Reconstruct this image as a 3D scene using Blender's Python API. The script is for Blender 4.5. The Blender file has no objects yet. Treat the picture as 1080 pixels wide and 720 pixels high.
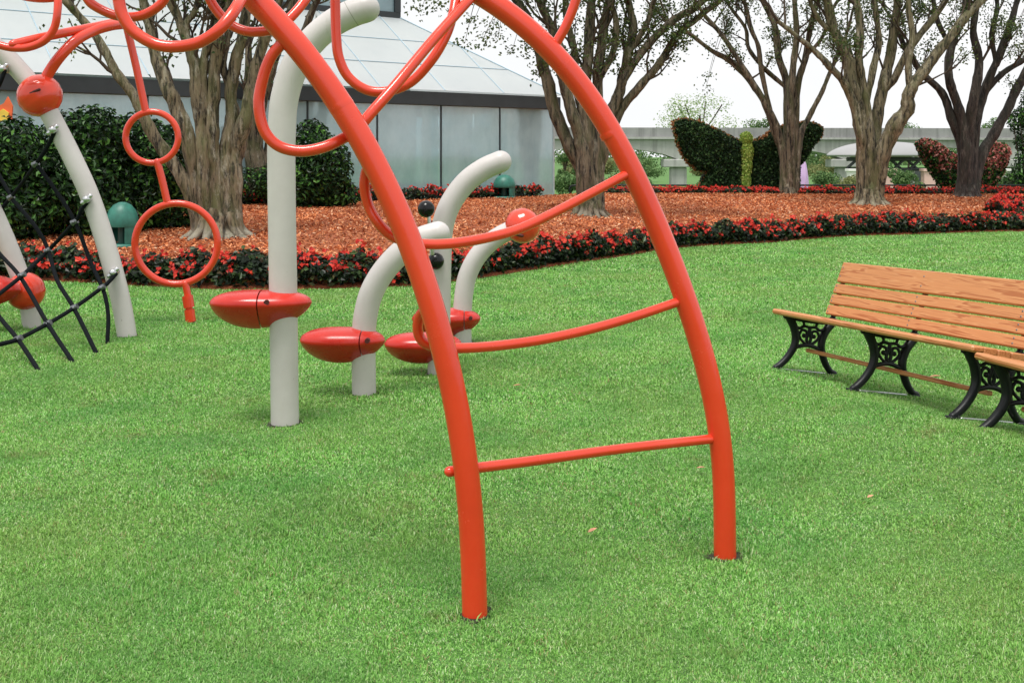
import bpy, math, random
import numpy as np
from mathutils import Vector, Matrix

random.seed(7)
rng = np.random.default_rng(11)
SC = bpy.context.scene
COL = SC.collection
F = 1150.0          # focal length in photo pixels (1080 wide)
EYE = 1.59
HOR = 165.0

# ------------------------------------------------------------------ materials
def newmat(name):
    m = bpy.data.materials.new(name); m.use_nodes = True
    nt = m.node_tree
    b = nt.nodes['Principled BSDF']
    return m, nt, b

def N(nt, typ, **kw):
    n = nt.nodes.new(typ)
    for k, v in kw.items():
        setattr(n, k, v)
    return n

def ramp(nt, fac, stops, interp='LINEAR'):
    r = N(nt, 'ShaderNodeValToRGB')
    r.color_ramp.interpolation = interp
    el = r.color_ramp.elements
    while len(el) < len(stops):
        el.new(0.5)
    for e, (p, c) in zip(el, stops):
        e.position = p
        e.color = (c[0], c[1], c[2], 1)
    nt.links.new(fac, r.inputs[0])
    return r.outputs[0]

def coords(nt, kind='Object', scale=(1, 1, 1)):
    t = N(nt, 'ShaderNodeTexCoord')
    mp = N(nt, 'ShaderNodeMapping')
    mp.inputs['Scale'].default_value = scale
    nt.links.new(t.outputs[kind], mp.inputs[0])
    return mp.outputs[0]

def noise(nt, vec, scale, detail=4, rough=0.55):
    n = N(nt, 'ShaderNodeTexNoise')
    n.inputs['Scale'].default_value = scale
    n.inputs['Detail'].default_value = detail
    n.inputs['Roughness'].default_value = rough
    if vec is not None:
        nt.links.new(vec, n.inputs['Vector'])
    return n.outputs[0]

def mixc(nt, fac, a, b, mode='MIX'):
    m = N(nt, 'ShaderNodeMix', data_type='RGBA', blend_type=mode)
    for s, v in ((m.inputs[0], fac), (m.inputs[6], a), (m.inputs[7], b)):
        if isinstance(v, (int, float)):
            s.default_value = v
        elif isinstance(v, tuple):
            s.default_value = (v[0], v[1], v[2], 1)
        else:
            nt.links.new(v, s)
    return m.outputs[2]

def bump(nt, b, h, strength=0.3, dist=0.01):
    bp = N(nt, 'ShaderNodeBump')
    bp.inputs['Strength'].default_value = strength
    bp.inputs['Distance'].default_value = dist
    nt.links.new(h, bp.inputs['Height'])
    nt.links.new(bp.outputs[0], b.inputs['Normal'])

def simple(name, col, rough=0.5, var=0.12, scale=6, metal=0, coat=0, bumps=0, spec=0.5):
    m, nt, b = newmat(name)
    v = coords(nt)
    n = noise(nt, v, scale, 5)
    c0 = tuple(x * (1 - var) for x in col); c1 = tuple(min(1, x * (1 + var)) for x in col)
    nt.links.new(ramp(nt, n, [(0.3, c0), (0.7, c1)]), b.inputs['Base Color'])
    b.inputs['Roughness'].default_value = rough
    b.inputs['Metallic'].default_value = metal
    b.inputs['Coat Weight'].default_value = coat
    b.inputs['Specular IOR Level'].default_value = spec
    if bumps:
        bump(nt, b, noise(nt, v, scale * 8, 3), bumps, 0.005)
    return m

def leafmat(name, stops, rough=0.45, trans=0.25, spec=0.4, noise_scale=0, tint=None, patch=None):
    m, nt, b = newmat(name)
    g = N(nt, 'ShaderNodeNewGeometry')
    c = ramp(nt, g.outputs['Random Per Island'], stops)
    if noise_scale:
        nz = noise(nt, coords(nt), noise_scale, 4)
        f = ramp(nt, nz, [(0.40, (0, 0, 0)), (0.66, (1, 1, 1))])
        c = mixc(nt, f, c, mixc(nt, 0.5, c, tint))
        n2 = noise(nt, coords(nt), noise_scale * 3.1, 5, 0.65)
        c = mixc(nt, ramp(nt, n2, [(0.60, (0, 0, 0)), (0.74, (0.6, 0.6, 0.6))]), c, (0.27, 0.19, 0.085))
        n3 = noise(nt, coords(nt), noise_scale * 1.7, 3, 0.5)
        c = mixc(nt, ramp(nt, n3, [(0.3, (0.42,) * 3), (0.55, (0, 0, 0))]), c, (0.07, 0.29, 0.065))
    if patch:
        n4 = noise(nt, coords(nt), patch[0], 5, 0.6)
        c = mixc(nt, ramp(nt, n4, [(0.44, (0, 0, 0)), (0.66, (patch[2],) * 3)]), c, patch[1])
    nt.links.new(c, b.inputs['Base Color'])
    b.inputs['Roughness'].default_value = rough
    b.inputs['Specular IOR Level'].default_value = spec
    if trans:
        t = N(nt, 'ShaderNodeBsdfTranslucent')
        nt.links.new(c, t.inputs[0])
        mx = N(nt, 'ShaderNodeMixShader'); mx.inputs[0].default_value = trans
        nt.links.new(b.outputs[0], mx.inputs[1]); nt.links.new(t.outputs[0], mx.inputs[2])
        nt.links.new(mx.outputs[0], nt.nodes['Material Output'].inputs['Surface'])
    return m

def red_paint():
    m, nt, b = newmat('red_paint')
    v = coords(nt)
    n = noise(nt, v, 2.5, 6, 0.6)
    c = ramp(nt, n, [(0.3, (0.66, 0.040, 0.014)), (0.55, (0.74, 0.048, 0.017)), (0.75, (0.76, 0.060, 0.024))])
    sp = noise(nt, v, 60, 3)
    c = mixc(nt, ramp(nt, sp, [(0.72, (0, 0, 0)), (0.80, (.5, .5, .5))]), c, (0.45, 0.035, 0.02))
    nt.links.new(c, b.inputs['Base Color'])
    fd = noise(nt, coords(nt, 'Object', (3, 3, 1.2)), 1.6, 5, 0.65)
    c = mixc(nt, ramp(nt, fd, [(0.55, (0, 0, 0)), (0.75, (0.30, 0.30, 0.30))]), c, (0.80, 0.13, 0.085))
    sc = noise(nt, coords(nt, 'Object', (50, 50, 6)), 2.0, 5, 0.7)
    c = mixc(nt, ramp(nt, sc, [(0.66, (0, 0, 0)), (0.74, (0.5, 0.5, 0.5))]), c, (0.42, 0.03, 0.015))
    rr = ramp(nt, noise(nt, v, 9, 5, 0.7), [(0.3, (0.11,) * 3), (0.7, (0.30,) * 3)])
    nt.links.new(rr, b.inputs['Roughness'])
    b.inputs['Coat Weight'].default_value = 0.35; b.inputs['Coat Roughness'].default_value = 0.07
    bump(nt, b, noise(nt, v, 45, 3), 0.08, 0.003)
    return m

def post_paint():
    m, nt, b = newmat('grey_post_paint')
    v = coords(nt)
    n = noise(nt, v, 3, 6, 0.65)
    c = ramp(nt, n, [(0.3, (0.50, 0.465, 0.455)), (0.7, (0.58, 0.545, 0.535))])
    vs = coords(nt, 'Object', (14, 14, 1.2))
    st = noise(nt, vs, 2.2, 5, 0.7)
    c = mixc(nt, ramp(nt, st, [(0.62, (0, 0, 0)), (0.8, (0.5, 0.5, 0.5))]), c, (0.36, 0.33, 0.26))
    sp = noise(nt, coords(nt, 'Object', (30, 30, 9)), 2.5, 4)
    c = mixc(nt, ramp(nt, sp, [(0.72, (0, 0, 0)), (0.76, (0.8, 0.8, 0.8))]), c, (0.2, 0.18, 0.15))
    nt.links.new(c, b.inputs['Base Color'])
    b.inputs['Roughness'].default_value = 0.42
    bump(nt, b, noise(nt, v, 50, 3), 0.06, 0.003)
    return m

def wood(rot):
    m, nt, b = newmat('bench_wood')
    def gc(scale):
        t = N(nt, 'ShaderNodeTexCoord'); r = N(nt, 'ShaderNodeMapping'); r.inputs['Rotation'].default_value = (0, 0, -rot)
        nt.links.new(t.outputs['Object'], r.inputs[0])
        q = N(nt, 'ShaderNodeMapping'); q.inputs['Scale'].default_value = scale
        nt.links.new(r.outputs[0], q.inputs[0]); return q.outputs[0]
    v = gc((0.40, 9, 9))
    nz = noise(nt, v, 2.0, 3, 0.5)
    w = N(nt, 'ShaderNodeMath', operation='MULTIPLY'); w.inputs[1].default_value = 46
    nt.links.new(nz, w.inputs[0])
    sn = N(nt, 'ShaderNodeMath', operation='SINE'); nt.links.new(w.outputs[0], sn.inputs[0])
    c = ramp(nt, sn.outputs[0], [(0.0, (0.62, 0.27, 0.10)), (0.6, (0.68, 0.33, 0.135)), (0.93, (0.44, 0.145, 0.04))])
    g = N(nt, 'ShaderNodeNewGeometry')
    tone = ramp(nt, g.outputs['Random Per Island'], [(0, (0.78, 0.74, 0.7)), (1, (1.08, 1.08, 1.08))])
    c = mixc(nt, 1.0, c, tone, 'MULTIPLY')
    fine = noise(nt, gc((2.5, 90, 90)), 1.5, 3)
    c = mixc(nt, ramp(nt, fine, [(0.5, (0, 0, 0)), (0.75, (0.45, 0.45, 0.45))]), c, (0.3, 0.1, 0.03))
    nt.links.new(c, b.inputs['Base Color'])
    b.inputs['Roughness'].default_value = 0.42
    bump(nt, b, fine, 0.15, 0.002)
    return m

def bark(name, base, dark, pale, green):
    m, nt, b = newmat(name)
    wob = noise(nt, coords(nt), 3.0, 3)
    n1 = noise(nt, coords(nt, 'Object', (1, 1, 0.16)), 13, 7, 0.72)
    c = ramp(nt, n1, [(0.42, dark), (0.495, base), (0.60, tuple(x * 1.5 for x in base))])
    n2 = noise(nt, coords(nt, 'Object', (1, 1, 0.35)), 4, 6, 0.65)
    c = mixc(nt, ramp(nt, n2, [(0.46, (0, 0, 0)), (0.66, (0.85, 0.85, 0.85))]), c, green)
    n3 = noise(nt, coords(nt, 'Object', (1, 1, 0.30)), 6.5, 8, 0.78)
    c = mixc(nt, ramp(nt, n3, [(0.53, (0, 0, 0)), (0.66, (0.85, 0.85, 0.85))]), c, pale)
    n4 = noise(nt, coords(nt, 'Object', (1, 1, 0.12)), 22, 4, 0.6)
    c = mixc(nt, ramp(nt, n4, [(0.58, (0, 0, 0)), (0.70, (0.8, 0.8, 0.8))]), c, dark)
    # smooth pale bark near the foot
    g = N(nt, 'ShaderNodeNewGeometry'); sx = N(nt, 'ShaderNodeSeparateXYZ'); nt.links.new(g.outputs['Position'], sx.inputs[0])
    a = N(nt, 'ShaderNodeMath', operation='ADD'); nt.links.new(sx.outputs[2], a.inputs[0]); nt.links.new(wob, a.inputs[1])
    low = ramp(nt, a.outputs[0], [(0.80, (0.75, 0.75, 0.75)), (1.25, (0, 0, 0))])
    c = mixc(nt, low, c, mixc(nt, n1, tuple(x * 0.5 for x in pale), pale))
    nt.links.new(c, b.inputs['Base Color'])
    b.inputs['Roughness'].default_value = 0.85
    bump(nt, b, n1, 1.0, 0.05)
    return m

def roof_fabric():
    m, nt, b = newmat('white_roof_fabric')
    v = coords(nt)
    c = ramp(nt, noise(nt, v, 0.5, 6, 0.65), [(0.3, (0.58, 0.62, 0.64)), (0.7, (0.66, 0.69, 0.70))])
    st = noise(nt, coords(nt, 'Object', (1.6, 1.6, 0.5)), 1.2, 5, 0.7)
    c = mixc(nt, ramp(nt, st, [(0.56, (0, 0, 0)), (0.74, (0.5, 0.5, 0.5))]), c, (0.50, 0.55, 0.58))
    nt.links.new(c, b.inputs['Base Color']); b.inputs['Roughness'].default_value = 0.5
    t = N(nt, 'ShaderNodeBsdfTranslucent'); t.inputs[0].default_value = (0.8, 0.85, 0.86, 1)
    mx = N(nt, 'ShaderNodeMixShader'); mx.inputs[0].default_value = 0.3
    nt.links.new(b.outputs[0], mx.inputs[1]); nt.links.new(t.outputs[0], mx.inputs[2])
    nt.links.new(mx.outputs[0], nt.nodes['Material Output'].inputs['Surface'])
    return m

def lawn_soil():
    m, nt, b = newmat('lawn_soil')
    v = coords(nt)
    n = noise(nt, v, 14, 6, 0.7)
    c = ramp(nt, n, [(0.3, (0.045, 0.11, 0.022)), (0.55, (0.085, 0.20, 0.04)), (0.75, (0.14, 0.21, 0.06))])
    nt.links.new(c, b.inputs['Base Color'])
    b.inputs['Roughness'].default_value = 0.95
    bump(nt, b, n, 0.6, 0.02)
    return m

def mulch_base():
    m, nt, b = newmat('mulch_base')
    v = coords(nt)
    n = noise(nt, v, 18, 6, 0.75)
    c = ramp(nt, n, [(0.32, (0.14, 0.035, 0.014)), (0.52, (0.40, 0.11, 0.04)), (0.72, (0.56, 0.19, 0.085))])
    nt.links.new(c, b.inputs['Base Color'])
    b.inputs['Roughness'].default_value = 0.9
    bump(nt, b, n, 1.0, 0.04)
    return m

def glass_wall():
    m, nt, b = newmat('tinted_glass')
    c = ramp(nt, noise(nt, coords(nt, 'Object', (1.5, 1.5, 0.15)), 1.0, 5, 0.6), [(0.3, (0.50, 0.68, 0.72)), (0.7, (0.68, 0.84, 0.87))])
    nt.links.new(c, b.inputs['Base Color'])
    b.inputs['Roughness'].default_value = 0.5
    t = N(nt, 'ShaderNodeBsdfTransparent'); t.inputs[0].default_value = (0.74, 0.90, 0.94, 1)
    m1 = N(nt, 'ShaderNodeMixShader')
    film = ramp(nt, noise(nt, coords(nt, 'Object', (1, 1, 0.6)), 0.9, 6, 0.65), [(0.3, (0.34,) * 3), (0.7, (0.62,) * 3)])
    nt.links.new(film, m1.inputs[0]); nt.links.new(t.outputs[0], m1.inputs[1]); nt.links.new(b.outputs[0], m1.inputs[2])
    g = N(nt, 'ShaderNodeBsdfGlossy'); g.inputs[0].default_value = (0.86, 0.95, 0.97, 1); g.inputs['Roughness'].default_value = 0.06
    m2 = N(nt, 'ShaderNodeMixShader')
    m2.inputs[0].default_value = 0.15
    nt.links.new(m1.outputs[0], m2.inputs[1]); nt.links.new(g.outputs[0], m2.inputs[2])
    nt.links.new(m2.outputs[0], nt.nodes['Material Output'].inputs['Surface'])
    return m

def concrete(name, c0, c1, ribs=0):
    m, nt, b = newmat(name)
    v = coords(nt)
    n = noise(nt, v, 0.7, 7, 0.7)
    c = ramp(nt, n, [(0.3, c0), (0.7, c1)])
    st = noise(nt, coords(nt, 'Object', (1.3, 1.3, 0.08)), 1.6, 4)
    c = mixc(nt, ramp(nt, st, [(0.52, (0, 0, 0)), (0.72, (0.6, 0.6, 0.6))]), c, tuple(x * 0.55 for x in c0))
    nt.links.new(c, b.inputs['Base Color'])
    b.inputs['Roughness'].default_value = 0.85
    return m

RED = red_paint()
def pod_plastic():
    m, nt, b = newmat('pod_red_plastic')
    v = coords(nt)
    c = ramp(nt, noise(nt, v, 5, 6, 0.65), [(0.3, (0.46, 0.016, 0.010)), (0.7, (0.58, 0.026, 0.014))])
    sc = noise(nt, coords(nt, 'Object', (5, 5, 40)), 3, 4, 0.7)
    c = mixc(nt, ramp(nt, sc, [(0.62, (0, 0, 0)), (0.74, (0.35, 0.35, 0.35))]), c, (0.35, 0.06, 0.045))
    nt.links.new(c, b.inputs['Base Color'])
    nt.links.new(ramp(nt, noise(nt, v, 12, 4), [(0.3, (0.16,) * 3), (0.7, (0.32,) * 3)]), b.inputs['Roughness'])
    return m
POD = pod_plastic()
POST = post_paint()
WOOD = wood(-1.229); WOOD2 = wood(-1.229 - 0.17)
IRON = simple('black_cast_iron', (0.009, 0.011, 0.012), 0.38, 0.3, 20, bumps=0.15, spec=0.28)
ROPE = simple('black_rope', (0.005, 0.007, 0.009), 0.8, 0.3, 90, bumps=0.6, spec=0.12)
JOINT = simple('dull_connector', (0.16, 0.17, 0.18), 0.35, 0.2, 30, metal=0.6)
STEEL = simple('galvanised_steel', (0.55, 0.56, 0.57), 0.3, 0.1, 20, metal=0.9)
BLACK = simple('black_plastic', (0.006, 0.006, 0.007), 0.16, 0.2, 10, spec=0.3)
DARKHOLE = simple('dark_recess', (0.07, 0.007, 0.006), 0.6, 0.2, 10)
BARK_A = bark('mossy_bark', (0.170, 0.135, 0.085), (0.016, 0.012, 0.007), (0.46, 0.43, 0.34), (0.13, 0.135, 0.05))
BARK_B = bark('brown_bark', (0.118, 0.092, 0.060), (0.010, 0.008, 0.005), (0.36, 0.32, 0.24), (0.075, 0.082, 0.028))
BARK_D = bark('olive_bark', (0.15, 0.125, 0.075), (0.012, 0.010, 0.006), (0.44, 0.39, 0.29), (0.105, 0.110, 0.038))
BARK_C = bark('dark_bark', (0.036, 0.027, 0.023), (0.008, 0.006, 0.006), (0.15, 0.13, 0.11), (0.026, 0.028, 0.018))
TWIG = simple('twig_bark', (0.060, 0.042, 0.028), 0.9, 0.3, 12)
SOIL = lawn_soil()
MULCH = mulch_base()
GRASS = leafmat('grass_blade', [(0.0, (0.032, 0.11, 0.016)), (0.25, (0.14, 0.38, 0.058)), (0.5, (0.26, 0.60, 0.115)),
                                (0.8, (0.44, 0.75, 0.23)), (0.91, (0.70, 0.83, 0.52)), (0.955, (0.44, 0.42, 0.20)), (1.0, (0.36, 0.22, 0.12))], 0.5, 0.35, 0.25,
                0.8, (0.26, 0.38, 0.10))
CHIP = leafmat('bark_chip', [(0.0, (0.16, 0.04, 0.018)), (0.3, (0.50, 0.145, 0.05)), (0.7, (0.70, 0.26, 0.105)), (0.90, (0.80, 0.44, 0.24)),
                             (1.0, (0.70, 0.50, 0.35))], 0.85, 0, 0.2, patch=(0.55, (0.22, 0.075, 0.035), 0.6))
BEGLEAF = leafmat('begonia_leaf', [(0.0, (0.004, 0.008, 0.004)), (0.5, (0.009, 0.019, 0.008)), (0.8, (0.022, 0.045, 0.014)), (0.92, (0.05, 0.085, 0.022)), (1.0, (0.075, 0.026, 0.016))], 0.38, 0.05, 0.22)
BEGFLOWER = leafmat('begonia_flower', [(0.0, (0.36, 0.008, 0.006)), (0.6, (0.60, 0.026, 0.014)), (1.0, (0.74, 0.080, 0.040))], 0.5, 0.25, 0.3)
SHRUBLEAF = leafmat('shrub_leaf', [(0.0, (0.005, 0.015, 0.005)), (0.55, (0.013, 0.040, 0.010)), (0.72, (0.03, 0.085, 0.018)), (0.86, (0.06, 0.16, 0.03)), (1.0, (0.13, 0.29, 0.055))], 0.36, 0.08, 0.22)
TREELEAF = leafmat('tree_leaf', [(0.0, (0.03, 0.06, 0.015)), (0.6, (0.07, 0.12, 0.03)), (1.0, (0.16, 0.20, 0.05))], 0.45, 0.3, 0.4)
TOPLEAF = leafmat('topiary_leaf', [(0.0, (0.005, 0.014, 0.005)), (0.6, (0.020, 0.055, 0.016)), (0.88, (0.048, 0.11, 0.03)), (1.0, (0.12, 0.20, 0.07))], 0.5, 0.1, 0.25)
LIMELEAF = leafmat('lime_leaf', [(0.0, (0.28, 0.48, 0.07)), (0.6, (0.52, 0.70, 0.16)), (1.0, (0.72, 0.78, 0.25))], 0.5, 0.2, 0.3)
ORANGELEAF = leafmat('rust_leaf', [(0.0, (0.30, 0.10, 0.04)), (1.0, (0.55, 0.28, 0.10))], 0.5, 0.2, 0.3)
PINKLEAF = leafmat('pink_flower_leaf', [(0.0, (0.30, 0.06, 0.06)), (0.5, (0.55, 0.16, 0.13)), (1.0, (0.75, 0.42, 0.36))], 0.5, 0.2, 0.3)
FARLEAF = leafmat('far_leaf', [(0.0, (0.07, 0.14, 0.05)), (0.6, (0.13, 0.23, 0.08)), (1.0, (0.22, 0.32, 0.12))], 0.6, 0.3, 0.2)
PALELEAF = leafmat('pale_spring_leaf', [(0.0, (0.20, 0.30, 0.12)), (0.6, (0.34, 0.45, 0.20)), (1.0, (0.50, 0.58, 0.32))], 0.6, 0.4, 0.2)
OLIVELEAF = leafmat('olive_leaf', [(0.0, (0.12, 0.15, 0.05)), (0.6, (0.22, 0.24, 0.09)), (1.0, (0.34, 0.34, 0.16))], 0.6, 0.3, 0.2)
GLASSW = glass_wall()
FRAME = simple('dark_fascia', (0.030, 0.036, 0.042), 0.4, 0.15, 3)
ROOFW = roof_fabric()
SEAM = simple('roof_seam', (0.42, 0.56, 0.66), 0.5, 0.1, 3)
BLUEGLASS = simple('clerestory_glass', (0.30, 0.42, 0.47), 0.12, 0.2, 0.7)
CONC_TOP = concrete('beam_concrete', (0.24, 0.235, 0.24), (0.34, 0.335, 0.34))
CONC_LOW = concrete('weathered_concrete', (0.33, 0.33, 0.32), (0.48, 0.48, 0.465))
PAVE = concrete('plaza_paving', (0.32, 0.30, 0.28), (0.44, 0.42, 0.39))
LAMPG = simple('green_lamp_metal', (0.024, 0.155, 0.115), 0.45, 0.25, 9)
LAMPD = simple('dark_lamp_metal', (0.012, 0.07, 0.055), 0.5, 0.25, 9)
PINKW = simple('pink_plaster', (0.70, 0.46, 0.42), 0.8, 0.08, 2)
WHITEP = simple('white_plaster', (0.78, 0.76, 0.74), 0.7, 0.06, 2)
TRUSS = simple('dark_truss', (0.05, 0.055, 0.06), 0.5, 0.2, 3)
WHITECAN = simple('white_canopy', (0.32, 0.32, 0.325), 0.5, 0.05, 0.5)
LILAC = simple('lilac_cloth', (0.58, 0.42, 0.66), 0.8, 0.12, 3)
FLAGO = simple('orange_cloth', (0.85, 0.16, 0.05), 0.7, 0.1, 4)
FLAGY = simple('yellow_cloth', (0.85, 0.60, 0.08), 0.7, 0.1, 4)
DRYLEAF = simple('dry_leaf', (0.50, 0.24, 0.14), 0.7, 0.3, 40)

# ------------------------------------------------------------------ mesh builder
class MB:
    def __init__(s):
        s.V = []; s.n = 0; s.Fs = []
    def add(s, V, faces, mat=0, smooth=True):
        V = np.asarray(V, dtype=np.float32).reshape(-1, 3)
        if isinstance(faces, np.ndarray):
            s.Fs.append((faces.astype(np.int64) + s.n, mat, smooth))
        else:
            by = {}
            for f in faces:
                by.setdefault(len(f), []).append(f)
            for k, fl in by.items():
                s.Fs.append((np.array(fl, dtype=np.int64) + s.n, mat, smooth))
        s.V.append(V); s.n += len(V)
    def build(s, name, mats, parent=None):
        me = bpy.data.meshes.new(name)
        V = np.concatenate(s.V)
        if parent is not None:
            pm = parent.matrix_world.inverted() if hasattr(parent, 'matrix_world') else None
        loops = np.concatenate([f.ravel() for f, _, _ in s.Fs])
        tot = np.concatenate([np.full(len(f), f.shape[1]) for f, _, _ in s.Fs])
        mi = np.concatenate([np.full(len(f), m) for f, m, _ in s.Fs])
        sm = np.concatenate([np.full(len(f), sflag) for f, _, sflag in s.Fs])
        st = np.concatenate([[0], np.cumsum(tot)[:-1]])
        me.vertices.add(len(V)); me.vertices.foreach_set('co', V.ravel())
        me.loops.add(len(loops)); me.loops.foreach_set('vertex_index', loops.astype(np.int32))
        me.polygons.add(len(tot))
        me.polygons.foreach_set('loop_start', st.astype(np.int32))
        me.polygons.foreach_set('loop_total', tot.astype(np.int32))
        me.polygons.foreach_set('material_index', mi.astype(np.int32))
        me.polygons.foreach_set('use_smooth', sm.astype(bool))
        me.update(calc_edges=True); me.validate()
        for m in (mats if isinstance(mats, (list, tuple)) else [mats]):
            me.materials.append(m)
        o = bpy.data.objects.new(name, me)
        COL.objects.link(o)
        if parent is not None:
            o.parent = parent
            # meshes are authored in world space: undo the parent's transform
            o.matrix_parent_inverse = LOCS[parent.name].inverted()
        return o

LOCS = {}
def thing(name, label, cat, loc, group=None, mat=None):
    o = bpy.data.objects.new(name, None)
    o.empty_display_size = 0.2
    COL.objects.link(o)
    mw = mat if mat is not None else Matrix.Translation(Vector(loc))
    o.matrix_world = mw
    LOCS[o.name] = mw.copy()
    o['label'] = label; o['category'] = cat
    if group: o['group'] = group
    return o
_ob = MB.build
def _build(s, name, mats, parent=None):
    o = _ob(s, name, mats, parent)
    LOCS[o.name] = Matrix.Identity(4) if parent is None else LOCS[parent.name].copy()
    if parent is not None and parent.type == 'MESH':
        # parent mesh has identity basis with a parent inverse -> its world matrix is identity
        o.matrix_parent_inverse = Matrix.Identity(4)
        LOCS[o.name] = Matrix.Identity(4)
    elif parent is not None:
        LOCS[o.name] = Matrix.Identity(4)
    return o
MB.build = _build
def tag(o, label=None, cat=None, group=None, kind=None):
    if label: o['label'] = label
    if cat: o['category'] = cat
    if group: o['group'] = group
    if kind: o['kind'] = kind
    return o

# ------------------------------------------------------------------ projection + terrain
def W(px, py, D):
    return Vector(((px - 540.0) / F * D, D, EYE - (py - HOR) / F * D))

def sstep(a, b, x):
    t = np.clip((x - a) / (b - a), 0, 1)
    return t * t * (3 - 2 * t)

BORDER_PX = [(-420, 286), (-200, 288), (-60, 292), (0, 296), (70, 298), (150, 302), (250, 306), (340, 306), (430, 303), (500, 295), (560, 286), (600, 280),
             (650, 272), (700, 264), (750, 260), (800, 257), (850, 253), (900, 249.5), (950, 247.5), (1000, 246), (1080, 245), (1200, 245), (1450, 246)]
BX, BY = [], []
for px, py in BORDER_PX:
    D = F * EYE / (py - HOR)
    BX.append((px - 540) / F * D); BY.append(D)
BX = np.array(BX); BY = np.array(BY)
assert (np.diff(BX) > 0).all()
def yb(x):
    return np.interp(x, BX, BY)
EX, EY = 0.79, 0.613          # facade direction (to the right and back)
FC = (1.25, 32.0)             # facade right corner
def yback(x):
    x = np.asarray(x, dtype=float)
    f = FC[1] + (x - FC[0]) * EY / EX - 0.45
    return np.where(x < 1.3, f, np.minimum(34.0, 31.5 + (x - 1.3) * 2.0))

# bench pose from the photograph
BZ, BRX, BRY = -1.229, -0.149, -0.028
BT = (1.862, 8.0, 0.042)
BL = 2.02
def hz(x, y):
    x = np.asarray(x, dtype=float); y = np.asarray(y, dtype=float)
    d = y - yb(x)
    z = 0.05 * sstep(0, 1.0, d) + 0.37 * sstep(0, 12, d)
    over = y - (yback(x) + 0.6)
    z = z - np.where(x > 1.0, 1.0, 0.0) * 0.95 * sstep(0.0, 1.5, over)
    dx, dy = x - BT[0], y - BT[1]
    c, s = math.cos(BZ), math.sin(BZ)
    lx = c * dx + s * dy; ly = -s * dx + c * dy
    w = sstep(-1.6, -0.15, ly) * (1 - sstep(0.9, 3.0, ly)) * sstep(-1.6, -0.2, lx) * (1 - sstep(4.4, 6.0, lx))
    pl = BT[2] + 0.028 * lx - 0.150 * np.clip(ly, -0.3, 0.9)
    und = 0.012 * np.sin(x * 1.3 + 0.6) * np.sin(y * 0.9) * sstep(4, 9, y) * (1 - sstep(0, 1, d))
    return z * (1 - w) + pl * w + und * (1 - w)

def G(px, py):
    """Ground point seen at a photo pixel."""
    D = 2.0
    last = None
    while D < 80:
        zz = EYE - (py - HOR) / F * D
        if zz <= float(hz((px - 540) / F * D, D)):
            return W(px, py, D)
        D += 0.02
    return W(px, py, 80)
def onground(x, y, dz=0):
    return Vector((x, y, float(hz(x, y)) + dz))

# ------------------------------------------------------------------ shape helpers
def catmull(pts, n=8):
    P = [Vector(p) for p in pts]
    if len(P) < 3:
        return [P[0].lerp(P[-1], i / n) for i in range(n + 1)]
    out = []
    Q = [P[0] * 2 - P[1]] + P + [P[-1] * 2 - P[-2]]
    for i in range(1, len(Q) - 2):
        p0, p1, p2, p3 = Q[i - 1:i + 3]
        for k in range(n):
            t = k / n
            out.append(0.5 * ((2 * p1) + (p2 - p0) * t + (2 * p0 - 5 * p1 + 4 * p2 - p3) * t * t + (3 * p1 - p0 - 3 * p2 + p3) * t ** 3))
    out.append(P[-1].copy())
    return out

def tube(mb, path, r, n=16, cap='round', mat=0, closed=False, flute=0.0, seed=0, section=None):
    """Swept tube along a list of points; r is a number or one radius per point."""
    P = [Vector(p) for p in path]
    m = len(P)
    R = [r] * m if isinstance(r, (int, float)) else list(r)
    T = []
    for i in range(m):
        a = P[(i - 1) % m] if (closed or i > 0) else P[i]
        b = P[(i + 1) % m] if (closed or i < m - 1) else P[i]
        t = (b - a)
        T.append(t.normalized() if t.length > 1e-9 else Vector((0, 0, 1)))
    if not closed and cap == 'round':
        k = 5
        pre = []; post = []
        for j in range(k):
            a = math.pi / 2 * j / k
            pre.append((P[0] - T[0] * R[0] * math.cos(a), max(R[0] * math.sin(a), R[0] * 0.03), T[0]))
            post.append((P[-1] + T[-1] * R[-1] * math.sin(math.pi / 2 * (j + 1) / k), max(R[-1] * math.cos(math.pi / 2 * (j + 1) / k), R[-1] * 0.03), T[-1]))
        P = [q[0] for q in pre] + P + [q[0] for q in post]
        R = [q[1] for q in pre] + R + [q[1] for q in post]
        T = [q[2] for q in pre] + T + [q[2] for q in post]
        m = len(P)
    ref = Vector((0, 0, 1)) if abs(T[0].z) < 0.9 else Vector((1, 0, 0))
    u = (ref - T[0] * ref.dot(T[0])).normalized()
    V = []
    rs = random.Random(seed)
    ph = [rs.uniform(0, 6.28) for _ in range(4)]
    for i in range(m):
        u = (u - T[i] * u.dot(T[i]))
        u = u.normalized() if u.length > 1e-6 else T[i].orthogonal().normalized()
        v = T[i].cross(u)
        for k in range(n):
            a = 2 * math.pi * k / n
            rr = R[i]
            if flute:
                rr *= 1 + flute * (0.6 * math.sin(3 * a + ph[0] + i * 0.25) + 0.4 * math.sin(5 * a + ph[1] - i * 0.35) + 0.35 * math.sin(i * 0.9 + ph[2] + a))
            if section:
                su, sv = section(a)
            else:
                su, sv = math.cos(a), math.sin(a)
            V.append(P[i] + u * (su * rr) + v * (sv * rr))
    faces = []
    for i in range(m if closed else m - 1):
        i2 = (i + 1) % m
        for k in range(n):
            k2 = (k + 1) % n
            faces.append((i * n + k, i * n + k2, i2 * n + k2, i2 * n + k))
    mb.add([tuple(p) for p in V], faces, mat)
    if not closed:
        base = [tuple(p) for p in V[:n]]; top = [tuple(p) for p in V[-n:]]
        mb.add(base, [tuple(range(n - 1, -1, -1))], mat, cap == 'round')
        mb.add(top, [tuple(range(n))], mat, cap == 'round')

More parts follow.
